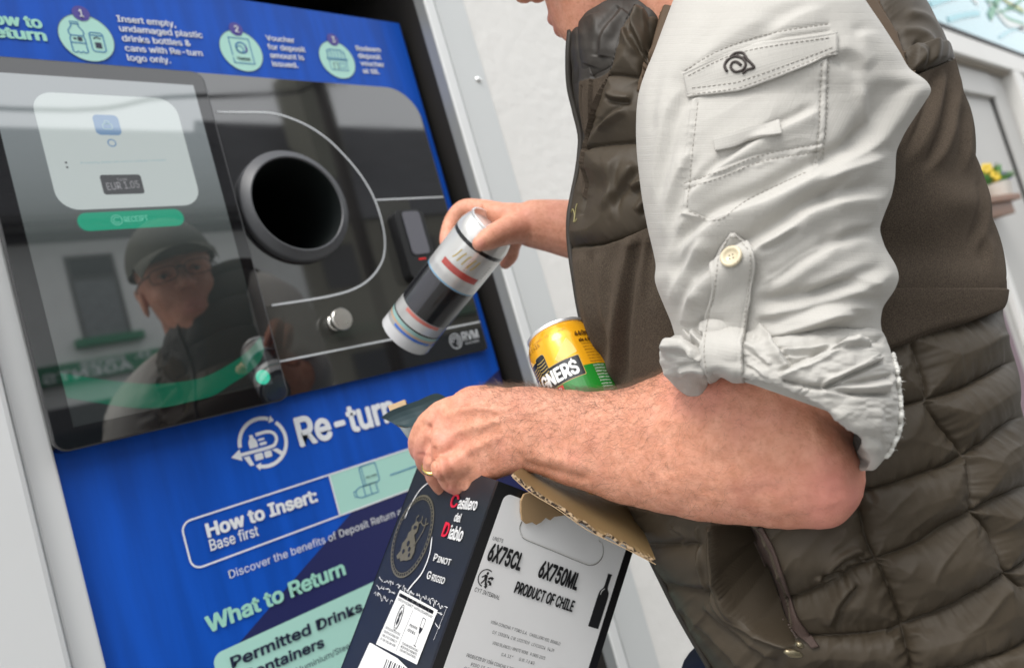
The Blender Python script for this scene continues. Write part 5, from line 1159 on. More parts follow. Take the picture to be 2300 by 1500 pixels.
# upper right arm, trunk, neck
chain([(1560, 120, .86), (1500, 300, .90), (1440, 470, .92), (1380, 530, .92), (1320, 521, .913)], [.055, .050, .045, .042, .036])
chain([(1600, 10, .77), (1650, 200, .745), (1720, 700, .73), (1850, 1400, .74)], [.06, .095, .095, .085]); chain([(1650, 60, .75), (1740, 130, .61)], [.035, .035]); chain([(1600, -60, .78), (1560, 110, .86)], [.04, .052])
# head
Hf = np.array([-.80, .30, .50]); Hf /= np.linalg.norm(Hf); Hu = np.array([-.36, -.92, .0]); Hu -= Hf * (Hu @ Hf); Hu /= np.linalg.norm(Hu); Hl = np.cross(Hu, Hf)   # forward, up, side (camera space)
if Hl[2] > 0: Hl = -Hl
NT = atc(1176, 6, .770); HC = NT - Hf * .108 + Hu * .012
def hp(fw, up, sd=0.0): return cam2w(HC + Hf * fw + Hu * up + Hl * sd)
HF, HU, HL = R @ Hf, R @ Hu, R @ Hl
def hel(fw, up, sd, a, b_, c): bm_.ellipsoid(hp(fw, up, sd), [HF * a, HL * b_, HU * c], 28, 18)
HS = [(-.116, .052, .012, .012, .010), (-.110, .046, .032, .030, .026), (-.098, .038, .044, .045, .038), (-.080, .026, .053, .060, .048), (-.058, .012, .068, .078, .056), (-.035, .004, .078, .090, .062), (0.0, -.005, .086, .096, .068), (.028, -.010, .092, .099, .072), (.055, -.012, .099, .099, .075), (.085, -.013, .096, .098, .076), (.112, -.014, .080, .088, .066), (.134, -.014, .052, .058, .044), (.146, -.014, .015, .018, .012)]
HA = np.array(HS); uu = np.linspace(-.116, .146, 90); hc = np.stack([np.interp(uu, HA[:, 0], HA[:, k]) for k in range(5)], 1)
for k in range(1, 5): hc[:, k] = gsmooth(hc[:, k], 2.5)
th = np.linspace(0, 2 * np.pi, 96, endpoint=False); FW = np.zeros((90, 96)); SD = np.zeros((90, 96)); UP = np.repeat(uu[:, None], 96, 1)
for i in range(90):
    _, c0_, af, ab, w_ = hc[i]; ct, st_ = np.cos(th), np.sin(th)
    FW[i] = c0_ + np.where(ct > 0, af * np.sign(ct) * np.abs(ct) ** .9, ab * ct); SD[i] = w_ * np.sign(st_) * np.abs(st_) ** .95
ga = lambda u, s_, su, ss: np.exp(-((UP - u) / su) ** 2 - ((np.abs(SD) - s_) / ss) ** 2) * (FW > 0)
FW += -.013 * ga(.020, .032, .013, .016) + .006 * ga(.044, .026, .008, .026) + .006 * ga(-.012, .048, .016, .016) - .004 * ga(-.045, .036, .016, .010) + .005 * ga(-.098, 0, .012, .016) - .004 * ga(-.075, 0, .006, .022) + .005 * ga(-.050, 0, .018, .026)
SD *= 1 + .05 * np.exp(-((UP + .012) / .02) ** 2) * (FW > .01)
Hg = cam2w(HC + FW[..., None] * Hf + SD[..., None] * Hl + UP[..., None] * Hu); n96 = 96
bm_.add(Hg.reshape(-1, 3), [(i * n96 + j, i * n96 + (j + 1) % n96, (i + 1) * n96 + (j + 1) % n96, (i + 1) * n96 + j) for i in range(89) for j in range(n96)] + [tuple(range(n96))[::-1], tuple(89 * n96 + j for j in range(n96))])
for s_ in (-1, 1):
    hel(-.012, .0, .076 * s_, .020, .007, .032); hel(-.018, .018, .080 * s_, .014, .006, .012); hel(.094, -.008, .0125 * s_, .011, .0085, .0085); hel(.072, .021, .032 * s_, .012, .014, .0085)
cap_tube([hp(.078, .040), hp(.092, .018), hp(.103, -.002)], [.008, .0105, .0125])
cap_tube([hp(.066, -.0470, -.026), hp(.080, -.045, -.012), hp(.0845, -.0435, 0), hp(.080, -.045, .012), hp(.066, -.0470, .026)], [.003, .0056, .0062, .0056, .003]); cap_tube([hp(.066, -.0520, -.024), hp(.078, -.0555, -.011), hp(.0815, -.0565, 0), hp(.078, -.0555, .011), hp(.066, -.0520, .024)], [.003, .006, .0068, .006, .003])
cap_tube([hp(-.02, -.03), hp(-.045, -.12), hp(-.09, -.20)], [.056, .058, .066])
tmp = bm_.build('body_raw', M_skin, None)
rm = tmp.modifiers.new('remesh', 'REMESH'); rm.mode = 'VOXEL'; rm.voxel_size = .0019; rm.adaptivity = 0
smd = tmp.modifiers.new('smooth', 'SMOOTH'); smd.factor = .5; smd.iterations = 7
bpy.context.view_layer.update()
me = bpy.data.meshes.new_from_object(tmp.evaluated_get(bpy.context.evaluated_depsgraph_get()))
bpy.data.objects.remove(tmp)
nV = len(me.vertices); co = np.zeros(nV * 3); me.vertices.foreach_get('co', co); co = co.reshape(-1, 3)
no = np.zeros(nV * 3); me.vertices.foreach_get('normal', no); no = no.reshape(-1, 3)
pc = proj(co); X, Y = pc[:, 0], pc[:, 1]; dep = (co - CAM) @ R[:, 2]
arm = (X > 900) & (X < 1980) & (Y > 760) & (Y < 1210) & (dep < .80) & (dep > .44)
dd = np.zeros(nV); xa, ya = X[arm], Y[arm]; da = np.zeros(arm.sum())
def sk(pts, amp, w, mode='valley', t=20):
    global da
    d, sg, tt, Ln = pline(spline(pts, 20), xa, ya); tp = sstep(tt, 0, t) * sstep(Ln - tt, 0, t)
    da += amp * (-1 if mode == 'valley' else 1) * np.exp(-(d / w) ** 2) * tp
# wrist creases, tendons, knuckle folds, elbow folds
for q in ([(1098, 1020), (1112, 1050), (1120, 1068)], [(1080, 1030), (1090, 1062), (1100, 1078)], [(1118, 1010), (1132, 1040), (1142, 1060)], [(1062, 1060), (1072, 1080)], [(1135, 1000), (1150, 1035), (1158, 1052)], [(1155, 1000), (1172, 1030), (1200, 1050)]): sk(q, .0011, 5)
sk([(1180, 1015), (1260, 1035), (1340, 1050)], .0020, 16, 'ridge', 40); sk([(1170, 1042), (1240, 1056), (1330, 1080)], .0016, 9)
for q in ([(995, 985), (1060, 960), (1130, 945)], [(1008, 1040), (1070, 1005), (1140, 975)], [(985, 940), (1050, 920), (1130, 915)]): sk(q, .0018, 9, 'ridge', 30)
sk([(1000, 1012), (1050, 985), (1100, 968)], .0012, 10); sk([(966, 950), (961, 1000), (962, 1040)], .0034, 5, 'valley', 8); sk([(975, 1000), (988, 1062), (1012, 1100)], .0026, 4.5, 'valley', 8)
sk([(935, 1020), (952, 1022), (962, 1030)], .0008, 3, 'valley', 4); sk([(1020, 1092), (1036, 1092), (1050, 1100)], .0010, 4, 'valley', 5); sk([(1850, 1120), (1890, 1100), (1925, 1090)], .0005, 9, 'valley', 20); sk([(1850, 1150), (1890, 1135), (1920, 1125)], .0004, 7, 'valley', 20); sk([(1840, 1090), (1885, 1070), (1930, 1062)], .0004, 8, 'valley', 20)
sk([(1030, 930), (1070, 915), (1120, 925), (1170, 905)], .0010, 6, 'ridge', 25); sk([(1060, 985), (1100, 950), (1160, 940), (1240, 905)], .0009, 6, 'ridge', 25); sk([(1300, 930), (1420, 960), (1560, 930)], .0014, 40, 'ridge', 80)
da += .0010 * fbm(xa / 60, ya / 45, 1.7, 3)
dd[arm] = da
co2 = co + no * dd[:, None]
hi_ = lambda pts, sc: sum(np.exp(-(((X - a) ** 2 + (Y - b_) ** 2) / (s_ * sc) ** 2)) * w for a, b_, s_, w in pts)
fl = hi_([(1890, 1110, 80, .6), (1830, 1120, 110, .4), (985, 985, 20, .25), (994, 1050, 25, .3), (1012, 1108, 14, .9), (940, 1020, 26, .45), (1044, 1118, 10, .5), (1050, 930, 70, .08), (1620, 880, 90, .28), (1520, 870, 60, .22)], 1.0)
fl = np.where(dep < .8, fl, hi_([(1080, 548, 14, .7), (1005, 545, 20, .5)], 1.0)) + np.clip(fbm(co[:, 0] * 45, co[:, 1] * 45, co[:, 2] * 45, 3) * .22, -.1, .3)
lipm = np.zeros(nV)
for up in (-.044, -.0565):
    q = co - hp(.084, up); lipm += np.exp(-((q @ HF / .018) ** 2 + (q @ HU / .0075) ** 2 + (q @ HL / .022) ** 2))
fl = np.clip(fl + lipm * .8, 0, 1)
me.vertices.foreach_set('co', (co2 - np.array(person.location)).ravel())
at_ = me.attributes.new('flush', 'FLOAT', 'POINT'); at_.data.foreach_set('value', fl.astype(np.float32))
me.materials.clear(); me.materials.append(M_skin); me.polygons.foreach_set('use_smooth', np.ones(len(me.polygons), bool)); me.polygons.foreach_set('material_index', np.zeros(len(me.polygons), np.int32)); me.update()
me.name = 'body'; body = bpy.data.objects.new('body', me); link(body, person)
# ---------- hair of the forearm
faces = np.zeros(len(me.polygons) * 4, np.int32)
try: me.polygons.foreach_get('vertices', faces); quad = faces.reshape(-1, 4)
except Exception: quad = np.array([list(p.vertices)[:4] if len(p.vertices) >= 4 else list(p.vertices) + [p.vertices[0]] for p in me.polygons])
fcn = co2[quad].mean(1); fp = proj(fcn); fn = no[quad].mean(1); fn /= np.linalg.norm(fn, axis=1)[:, None] + 1e-9; fdep = (fcn - CAM) @ R[:, 2]; view = (fcn - CAM); view /= np.linalg.norm(view, axis=1)[:, None]; fcg = -(fn * view).sum(1)
cand = (fp[:, 0] > 1030) & (fp[:, 0] < 1860) & (fp[:, 1] > 800) & (fp[:, 1] < 1200) & (fdep < .72) & (fdep > .44) & (fcg > -.35)
topw = np.exp(-np.abs(fp[:, 1] - np.interp(fp[:, 0], [1030, 1180, 1330, 1400, 1470, 1540, 1620], [885, 869, 879, 872, 846, 806, 775])) / 60.0)
wgt = np.where(cand, (.25 + 1.5 * topw) * np.clip((fp[:, 0] - 1030) / 130, .08, 1) * np.clip((1900 - fp[:, 0]) / 420, .12, 1), 0); wgt /= wgt.sum()
NH = 6500; idx = rng.choice(len(fcn), NH, p=wgt)
aw = at(1180, 960, .67) - at(1700, 1000, .56); aw /= np.linalg.norm(aw); HV = []; HF_ = []; nh = 0
dn = at(1400, 1100, .63) - at(1400, 950, .63); dn /= np.linalg.norm(dn)
for i in idx:
    p = fcn[i] + (rng.random(3) - .5) * .0016; n_ = fn[i]; far = np.clip((fp[i, 0] - 1350) / 400, 0, 1)
    t = aw * rng.normal(.55, .45) + dn * rng.normal(.35 - .5 * topw[i], .5); t -= n_ * (t @ n_); t /= np.linalg.norm(t) + 1e-9
    ln = rng.uniform(.006, .019) * (1 - .45 * far); cu = rng.normal(0, .55); lift = rng.uniform(.15, .55) + .35 * topw[i]; s_ = np.cross(n_, t); pts_ = [p]
    for k in range(5):
        a_ = k / 4.0; dv = t * math.cos(cu * a_ * 2) + s_ * math.sin(cu * a_ * 2) + n_ * (lift * (1 - 1.3 * a_)); dv /= np.linalg.norm(dv); pts_.append(pts_[-1] + dv * ln / 5)
    pts_ = np.array(pts_); wd = np.cross(pts_[1] - pts_[0], p - CAM); wd /= np.linalg.norm(wd) + 1e-9; ww = np.array([1, .95, .85, .7, .5, .2])[:, None] * (.000036 + .000025 * rng.random()) * (1 - .4 * far)
    HV.append(np.concatenate([pts_ + wd * ww, pts_ - wd * ww])); HF_ += [(nh + k, nh + k + 1, nh + 6 + k + 1, nh + 6 + k) for k in range(5)]; nh += 12
M_hair = mat('arm_hair', (.11, .06, .032), .5)
hair = mesh_obj('arm_hair', np.concatenate(HV), HF_, M_hair, person); tag(hair, kind='stuff')
# ring on the finger
ax_ = at(980, 1062, .722) - at(975, 1040, .716); c_ = at(976, 1046, .7175)
mb = MB(); mb.lathe([(.0108, -.0016), (.0122, -.0016), (.0126, 0), (.0122, .0016), (.0108, .0016)], c_, ax_, (1, 0, 0), 48); mb.build('wedding_ring', mat('gold', (.85, .62, .22), .18, metal=1.0), person, True)
# cap, glasses, trousers, shoes
M_cap = weave('cap_cloth', (.11, .105, .085), .85, 200, .2, .0008, var=.15)
mb = MB(); a = np.linspace(0, 2 * np.pi, 40, endpoint=False); V = []; ts = np.linspace(0, .5 * np.pi, 12)
for t in ts: V.append(np.array([hp(-.012 + .108 * math.cos(t) * math.cos(x) ** 1, .052 + .105 * math.sin(t), .088 * math.cos(t) * math.sin(x)) for x in a]))
for t, k in ((0, .96), (.3, .9)): V.append(np.array([hp(-.012 + .100 * math.cos(t) * math.cos(x), .052 + .09 * math.sin(t), .082 * math.cos(t) * math.sin(x)) for x in a]))
V = np.concatenate(V[::1][:12]); Fc = [(k * 40 + j, k * 40 + (j + 1) % 40, (k + 1) * 40 + (j + 1) % 40, (k + 1) * 40 + j) for k in range(11) for j in range(40)]; mb.add(V, Fc)
br = []; 
for k, t in enumerate(np.linspace(-1.15, 1.15, 21)):
    br.append([hp(-.012 + .108 * math.cos(t), .054, .088 * math.sin(t)), hp(.035 + .100 * math.cos(t * .9), .062 - .012 * (t / 1.15) ** 2, .085 * math.sin(t)), hp(.078 + .098 * math.cos(t), .052 - .034 * (t / 1.15) ** 2, .080 * math.sin(t))])
br = np.array(br); up_b = br.reshape(-1, 3) + HU * .0015; lo_b = br.reshape(-1, 3) - HU * .0015; nb_ = len(up_b)
Fb = [(i * 3 + j, (i + 1) * 3 + j, (i + 1) * 3 + j + 1, i * 3 + j + 1) for i in range(20) for j in range(2)]; mb.add(np.concatenate([up_b, lo_b]), Fb + [tuple(nb_ + v for v in q[::-1]) for q in Fb] + [(i * 3 + 2, (i + 1) * 3 + 2, nb_ + (i + 1) * 3 + 2, nb_ + i * 3 + 2) for i in range(20)])
capo = mb.build('cap', M_cap, person, True)
mb = MB()
for s_ in (-1, 1):
    t = np.linspace(0, 2 * np.pi, 30); mb.sweep(np.array([hp(.104 - 5.5 * (.033 + .025 * np.sign(math.cos(x)) * abs(math.cos(x)) ** .6) ** 2, .021 + .0145 * np.sign(math.sin(x)) * abs(math.sin(x)) ** .6, s_ * (.033 + .025 * np.sign(math.cos(x)) * abs(math.cos(x)) ** .6)) for x in t]), .0009, 8, cap=False)
    mb.sweep(np.array([hp(.086, .028, s_ * .057), hp(.060, .027, s_ * .073), hp(.02, .024, s_ * .080), hp(-.02, .020, s_ * .084)]), .0015, 8)
mb.sweep(np.array([hp(.103, .026, -.010), hp(.107, .029, 0), hp(.103, .026, .010)]), .0014, 8); mb.build('glasses', mat('dark_frame', (.03, .02, .02), .3), person, True)
for s_ in (-1, 1):
    mb = MB(); e0 = hp(.0705, .021, .032 * s_); mb.ellipsoid(e0, [HF * .0142, HL * .0125, HU * .0052], 18, 10, 0); mb.ellipsoid(e0 + HF * .0118, [HF * .0030, HL * .0048, HU * .0048], 12, 8, 1)
    mb.build('eye', [mat('eye_white', (.30, .27, .25), .25), mat('iris', (.05, .06, .07), .2)], person, True)
mb = MB(); zl = [at(x, y, z) for x, y, z in ((1281, 70, .715), (1277, 120, .715), (1279, 190, .72), (1291, 245, .722), (1304, 300, .722), (1304, 335, .722), (1298, 385, .722), (1287, 440, .722), (1279, 490, .72), (1280, 545, .72), (1290, 620, .716), (1308, 720, .714), (1340, 810, .71), (1400, 1100, .69), (1500, 1330, .68), (1596, 1502, .67))]
mb.sweep(spline(zl, 120), .0032, 8); mb.build('front_zip', M_nylond, vest, True)
M_jean = weave('navy_trousers', (.012, .018, .045), .85, 200, .25, .0008, var=.2)
hipc = at(1990, 1640, .73); mb = MB(); LD_ = R @ np.array([0.0, 0, 0])
side = np.array([-.86, -.51, 0]); fwd = np.array([-.51, .86, 0])
hc = np.array([hipc[0] - .03, hipc[1], 0])
mb.sweep([hc + [0, 0, .96], hc + [0, 0, .86], hc + [0, 0, .78]], [.10, .125, .125], 28)
for s_ in (1, -1):
    b0 = hc + side * .095 * s_; mb.sweep([b0 + [0, 0, .86], b0 + fwd * .02 + [0, 0, .5], b0 + [0, 0, .05]], [.098, .078, .075], 24)
mb.sweep(np.array([at(1600, 1470, .74), at(1640, 1530, .74), at(1700, 1700, .74)]), [.035, .05, .07], 20)
mb.build('trousers', M_jean, person, True)
for s_ in (1, -1):
    b0 = hc + side * .095 * s_; mb = MB(); mb.ellipsoid(b0 + fwd * .06 + [0, 0, .045], [fwd * .14, side * .05, np.array([0, 0, .045])], 24, 14); mb.box(b0 - [.04, .04, 0] + [0, 0, .002], b0 + [.04, .04, .08]); mb.build('shoe', M_blackp, person, True)

# ================================================================ WINE BOX
KC = atc(1120, 1080, .655)                                   # top of the front corner, camera space
up_c = np.array([.338, -.919, .20]); up_c /= np.linalg.norm(up_c)
a0 = np.array([.938, .345, 0]); a0 -= up_c * (a0 @ up_c); a0 /= np.linalg.norm(a0); w0 = np.cross(up_c, a0); w0 = w0 if w0[2] > 0 else -w0
TH = math.radians(28); av = a0 * math.cos(TH) + w0 * math.sin(TH); bv_ = -a0 * math.sin(TH) + w0 * math.cos(TH)
KO, U_, A_, B_ = cam2w(KC), R @ up_c, R @ av, R @ bv_
FR = Plane(KO, A_, U_, -B_)                                   # white label face
FL = Plane(KO, -B_, U_, -A_)                                  # navy face, its right edge is the corner
w1 = FR.hit(1420, 1244)[0]; w2 = -FL.hit(830, 1330)[0]; HB = .30
M_card = mat('brown_card', (.36, .235, .12), .85, var=.12, vscale=25, bump=.12, bscale=250, bdist=.0006)
M_cardl = mat('card_edge', (.45, .32, .19), .9, var=.2, vscale=200)
M_navy = mat('navy_print_card', (.013, .016, .022), .40, var=.25, vscale=12, bump=.06, bscale=120, bdist=.001, coat=.1)
M_blk = mat('black_print_card', (.008, .008, .009), .36, var=.2, bump=.05, bscale=120)
M_lab = mat('white_print_card', (.84, .84, .84), .5, var=.035, vscale=30, bump=.06, bscale=300, bdist=.0005)
wbox = empty('wine_box', tuple(KO - U_ * HB), 'opened dark wine carton with white end label held against his hip', 'box')
def bp(s_, b_, h): return KO + A_ * s_ + B_ * b_ + U_ * h
T_ = .003
def panel_(name, c4, nrm, mt, th=T_, parent=wbox):
    """flat card panel: four outer corners, thickness going against nrm"""
    c4 = [np.array(c) for c in c4]; nrm = np.array(nrm, float); V = c4 + [c - nrm * th for c in c4]
    return mesh_obj(name, V, [(0, 1, 2, 3), (7, 6, 5, 4), (0, 4, 5, 1), (1, 5, 6, 2), (2, 6, 7, 3), (3, 7, 4, 0)], [mt, M_card], parent, midx=[0, 1, 0, 0, 1, 0])
h0 = 0.0
end_ = panel_('end_panel', [bp(0, 0, -HB), bp(w1, 0, -HB), bp(w1, 0, h0), bp(0, 0, h0)], -B_, M_blk)
sid_ = panel_('side_panel', [bp(0, w2, -HB), bp(0, T_ + .0002, -HB), bp(0, T_ + .0002, h0), bp(0, w2, h0)], -A_, M_navy)
panel_('end_panel', [bp(w1, w2, -HB), bp(0, w2, -HB), bp(0, w2, h0), bp(w1, w2, h0)], B_, M_blk)
panel_('side_panel', [bp(w1 - .0001, T_ + .0002, -HB), bp(w1 - .0001, w2 - T_ - .0002, -HB), bp(w1 - .0001, w2 - T_ - .0002, h0), bp(w1 - .0001, T_ + .0002, h0)], A_, M_blk)
panel_('base_panel', [bp(T_, T_ * 1.1, -HB + .004), bp(w1 - T_ * 1.1, T_ * 1.1, -HB + .004), bp(w1 - T_ * 1.1, w2 - T_ * 1.1, -HB + .004), bp(T_, w2 - T_ * 1.1, -HB + .004)], U_, M_card)
# rounded shiny corner
# label and lettering on the end
K_ink = ink('black_ink', (.012, .012, .014), .45); K_wh = ink('white_card_ink', (.74, .74, .74), .45); K_red = ink('red_ink', (.62, .015, .045), .45); K_gold = mat('dull_gold_ink', (.16, .145, .10), .32, metal=.3); K_gre = ink('grey_small_ink', (.10, .10, .105), .5); K_sticker = mat('white_sticker', (.72, .72, .71), .45)
pr = Print(FR, .0004)
tl = FR.hit(1141, 1114); tr = FR.hit(1404, 1237)[0]
pr.rrect(tl[0] - .004, -HB, tr, tl[1] + .002, .007, M_lab, 0, corners='0001')
X_ = .0004
pr.text('UNITS', (1105, 1211), (1128, 1218), (1107, 1203), K_ink, .0, X_); pr.text('6X75CL', (1091, 1254), (1166, 1279), (1101, 1218), K_ink, .045, X_); pr.text('6X750ML', (1205, 1292), (1293, 1323), (1215, 1257), K_ink, .045, X_); pr.text('PRODUCT OF CHILE', (1152, 1328), (1283, 1372), (1160, 1304), K_ink, .03, X_); pr.text('CYT INTERNAL', (1064, 1326), (1120, 1346), (1067, 1317), K_ink, 0, X_)
pr.text('VIÑA CONCHA Y TORO S.A.   CASILLERO DEL DIABLO', (1100, 1398), (1256, 1448), (1102, 1391), K_gre, 0, X_); pr.text('O.F. 1580874  C.M. 10207819   L1V115324   94:39', (1104, 1421), (1242, 1463), (1106, 1414), K_gre, 0, X_); pr.text('VINO BLANCO / WHITE WINE   P.GRIG 2023', (1104, 1445), (1222, 1480), (1106, 1438), K_gre, 0, X_); pr.text('G.A. 12 °        G.W. 7.6 KG', (1124, 1471), (1198, 1491), (1126, 1464), K_gre, 0, X_); pr.text('PRODUCED BY VIÑA CONCHA Y TORO S.A. NUEVA TAJAMAR 481', (1046, 1473), (1230, 1530), (1048, 1465), K_gre, 0, X_); pr.text('PISO 15, STGO, CHILE', (1056, 1493), (1140, 1517), (1058, 1486), K_gre, 0, X_); pr.text('CONTENTS: 6 BOTTLES', (1040, 1502), (1140, 1530), (1042, 1495), K_gre, 0, X_)
b0 = FR.hit(1331, 1408); tp = FR.hit(1360, 1285); hb = tp[1] - b0[1]; wb = .0062
xb = b0[0]
prof = [(-1, 0), (1, 0), (1, .58), (.9, .66), (.45, .73), (.36, .78), (.36, .97), (.42, .975), (.42, 1), (-.42, 1), (-.42, .975), (-.36, .97), (-.36, .78), (-.45, .73), (-.9, .66), (-1, .58)]
pr.poly([(xb + x * wb, b0[1] + y * hb) for x, y in prof], K_ink, X_, True); pr.ribbon([(xb - wb * .62, b0[1] + hb * .60), (xb - wb * .58, b0[1] + hb * .66), (xb - wb * .2, b0[1] + hb * .72)], .0008, M_lab, X_ * 2, True, n=10)
c_ = FR.hit(1090, 1297); rr = .0072
pr.arc(c_, rr, .0009, 60, 262, K_ink, X_); pr.disc(c_ + [.0004, .0042], .0012, K_ink, X_, 12); P = lambda *q: np.array(q) * 1.05 + c_
pr.poly(P((-.0012, .0028), (.0012, .0024), (.0016, -.0005), (.0020, -.0055), (.0010, -.0055), (.0002, -.0018), (-.0022, -.0052), (-.0032, -.0048), (-.0010, -.0012), (-.0016, .0010), (-.0034, -.0006), (-.0042, .0002)), K_ink, X_, True)
for a in (20, -25, -70):
    d = np.array([math.cos(math.radians(a)), math.sin(math.radians(a))]); q = np.array([-d[1], d[0]]); s_ = c_ + [.0005, -.001]
    pr.ribbon([s_ + d * .0025, s_ + d * .0045 + q * .0008, s_ + d * .006], .0018, K_ink, X_, True); pr.poly([s_ + d * .0078, s_ + d * .0055 + q * .0020, s_ + d * .0055 - q * .0020], K_ink, X_ * 1.5, True)
# pressed handle outline
hd = [(1171, 1170), (1166, 1185), (1170, 1200), (1182, 1211), (1240, 1235), (1300, 1260), (1325, 1268), (1342, 1262), (1353, 1245), (1352, 1222), (1344, 1212)]
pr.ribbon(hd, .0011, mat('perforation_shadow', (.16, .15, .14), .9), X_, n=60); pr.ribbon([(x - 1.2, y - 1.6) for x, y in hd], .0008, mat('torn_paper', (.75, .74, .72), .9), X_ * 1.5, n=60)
pr.build('end_label', end_)
# navy face artwork
pr = Print(FL, .0004)
oc, oe, on_ = FL.hit(927, 1205), FL.hit(968, 1195), FL.hit(948, 1105); ox = .0265 if False else abs(FL.hit(963, 1216)[0] - FL.hit(888, 1190)[0]) / 2; oy = abs(FL.hit(946, 1107)[1] - FL.hit(906, 1304)[1]) / 2
oc = (FL.hit(946, 1107) + FL.hit(906, 1304)) / 2
pr.arc(oc, ox * .97, .0016, 0, 360, K_gold, X_, 60, ry=oy * .985); pr.arc(oc, ox * .86, .0008, 0, 360, K_gold, X_, 60, ry=oy * .90)
for k in range(52):
    t = 2 * math.pi * k / 52; pr.disc(oc + [ox * .91 * math.cos(t), oy * .94 * math.sin(t)], .0011, K_gold, X_, 7)
P = lambda *q: np.array(q) * [ox, oy] + oc                      # plain horned figure
pr.poly(P((-.05, .34), (.06, .36), (.16, .28), (.20, .14), (.12, .05), (.20, -.02), (.34, -.12), (.44, -.30), (.40, -.48), (.22, -.56), (.05, -.60), (-.10, -.66), (-.20, -.60), (-.30, -.66), (-.42, -.60), (-.30, -.44), (-.36, -.28), (-.22, -.10), (-.24, .02), (-.14, .10), (-.18, .2)), K_gold, X_, True)
pr.ribbon(P((.30, -.20), (.42, .05), (.50, .30), (.42, .52)), .0014, K_gold, X_, True, n=14); pr.ribbon(P((.20, .38), (.42, .34), (.62, .44)), .0012, K_gold, X_, True, n=10); pr.ribbon(P((-.05, .33), (-.10, .42), (-.02, .50)), .0014, K_gold, X_, True, n=8); pr.ribbon(P((.12, .33), (.22, .42), (.18, .52)), .0014, K_gold, X_, True, n=8)
for x, y, r_ in ((0, .20, .05), (.08, .22, .04), (-.02, -.2, .07), (.14, -.3, .06), (-.12, -.42, .06), (.25, -.42, .05)): pr.disc(P((x, y))[0], r_ * ox, M_navy, X_ * 2, 12, ry=r_ * oy)
sw = [(966, 1082), (945, 1100), (925, 1132), (910, 1165)]
pr.ribbon(sw, [.0003] + [.0013] * 18 + [.0003], K_wh, X_, n=20); sw2 = [(972, 1205), (966, 1245), (950, 1285), (930, 1310), (917, 1326)]
pr.ribbon(sw2, [.0003] + [.0017] * 18 + [.0010], K_wh, X_, n=20)
def mixtext(first, rest, p0, pm, p1, pc):
    pr.text(first, p0, pm, (pc[0], pc[1] - 3), K_red, .03, X_); pr.text(rest, (pm[0] + 2, pm[1] + (p1[1] - p0[1]) * .1), p1, (pc[0] + 20, pc[1] + 6), K_wh, .03, X_)
mixtext('C', 'asillero', (1011, 1137), (1027, 1141), (1071, 1146), (1018, 1112)); pr.text('del', (1021, 1170), (1035, 1173), (1026, 1152), K_wh, .03, X_); mixtext('D', 'iablo', (993, 1203), (1006, 1207), (1038, 1216), (1000, 1175))
pr.text('P', (975, 1259), (982, 1261), (979, 1243), K_wh, .01, X_); pr.text('INOT', (984, 1262), (1013, 1270), (988, 1249), K_wh, .01, X_); pr.text('G', (960, 1299), (968, 1301), (964, 1282), K_wh, .01, X_); pr.text('RIGIO', (971, 1303), (999, 1312), (974, 1289), K_wh, .01, X_)
def scrawl(x0, y0, x1, y1, amp, seed):
    r_ = np.random.default_rng(seed); n_ = max(8, int(math.hypot(x1 - x0, y1 - y0) / 1.6)); seg = []
    for k in range(n_):
        t = k / n_; x = x0 + (x1 - x0) * t + r_.normal() * 1.2; y = y0 + (y1 - y0) * t + amp * (r_.random() - .5) * (2.2 if r_.random() < .15 else 1)
        if r_.random() < .13 and len(seg) > 3: pr.ribbon(seg, .0005, K_wh, X_, n=3 * len(seg)); seg = []
        else: seg.append((x, y))
    if len(seg) > 3: pr.ribbon(seg, .0005, K_wh, X_, n=3 * len(seg))
for k, (q0, q1) in enumerate((((852, 1298), (905, 1318)), ((848, 1314), (890, 1332)), ((842, 1330), (885, 1352)), ((905, 1322), (985, 1352)), ((975, 1352), (1000, 1365)), ((985, 1375), (1000, 1385)), ((980, 1400), (992, 1410)))): scrawl(*q0, *q1, 11, k + 3)
pr.ribbon([(1000, 1361), (1007, 1364), (975, 1438), (979, 1440)][0:2], .0005, K_wh, X_)
for k in range(26):
    t = k / 25; p = FL.hit(1005 + (976 - 1005) * t, 1365 + (1436 - 1365) * t); pr.disc(p, .0004, K_wh, X_, 5)
pr.build('side_print', sid_)
pr = Print(FL, .0008); st = [(900, 1324), (985, 1370), (938, 1492), (846, 1446)]
pr.poly(st, K_sticker, 0)
def sl(u, v): a_, b_, c_, d_ = [np.array(q, float) for q in st]; return tuple((a_ * (1 - u) + b_ * u) * (1 - v) + (d_ * (1 - u) + c_ * u) * v)
def stx(t, u0, u1, v, h=.05, b=0.0): pr.text(t, sl(u0, v), sl(u1, v), sl(u0, v - h), K_ink, b, .0003)
stx('COMPROMETIDOS CON LA SUSTENTABILIDAD', .05, .93, .10, .055, .01); stx('COMMITTED TO SUSTAINABILITY', .05, .45, .17, .04); stx('ENGAGÉS POUR LE DÉVELOPPEMENT DURABLE', .47, .95, .17, .04)
pr.ribbon([sl(.47, .20), sl(.47, .95)], .0004, K_ink, .0003)
for k, t in enumerate(('CERTIFICACIÓN SUSTENTABLE', 'CERTIFIED SUSTAINABLE WINE', 'CODE OF SUSTAINABILITY', 'OF THE CHILEAN WINE')): stx(t, .05, .42, .69 + .07 * k, .04)
for k, t in enumerate(('CONSUMO RESPONSABLE', 'RESPONSIBLE DRINKING', 'CONSOMMATION RESPONSABLE')): stx(t, .53, .93, .80 + .06 * k, .04)
stx('mywine', .53, .72, .47, .06); stx('drinks', .53, .72, .56, .06)
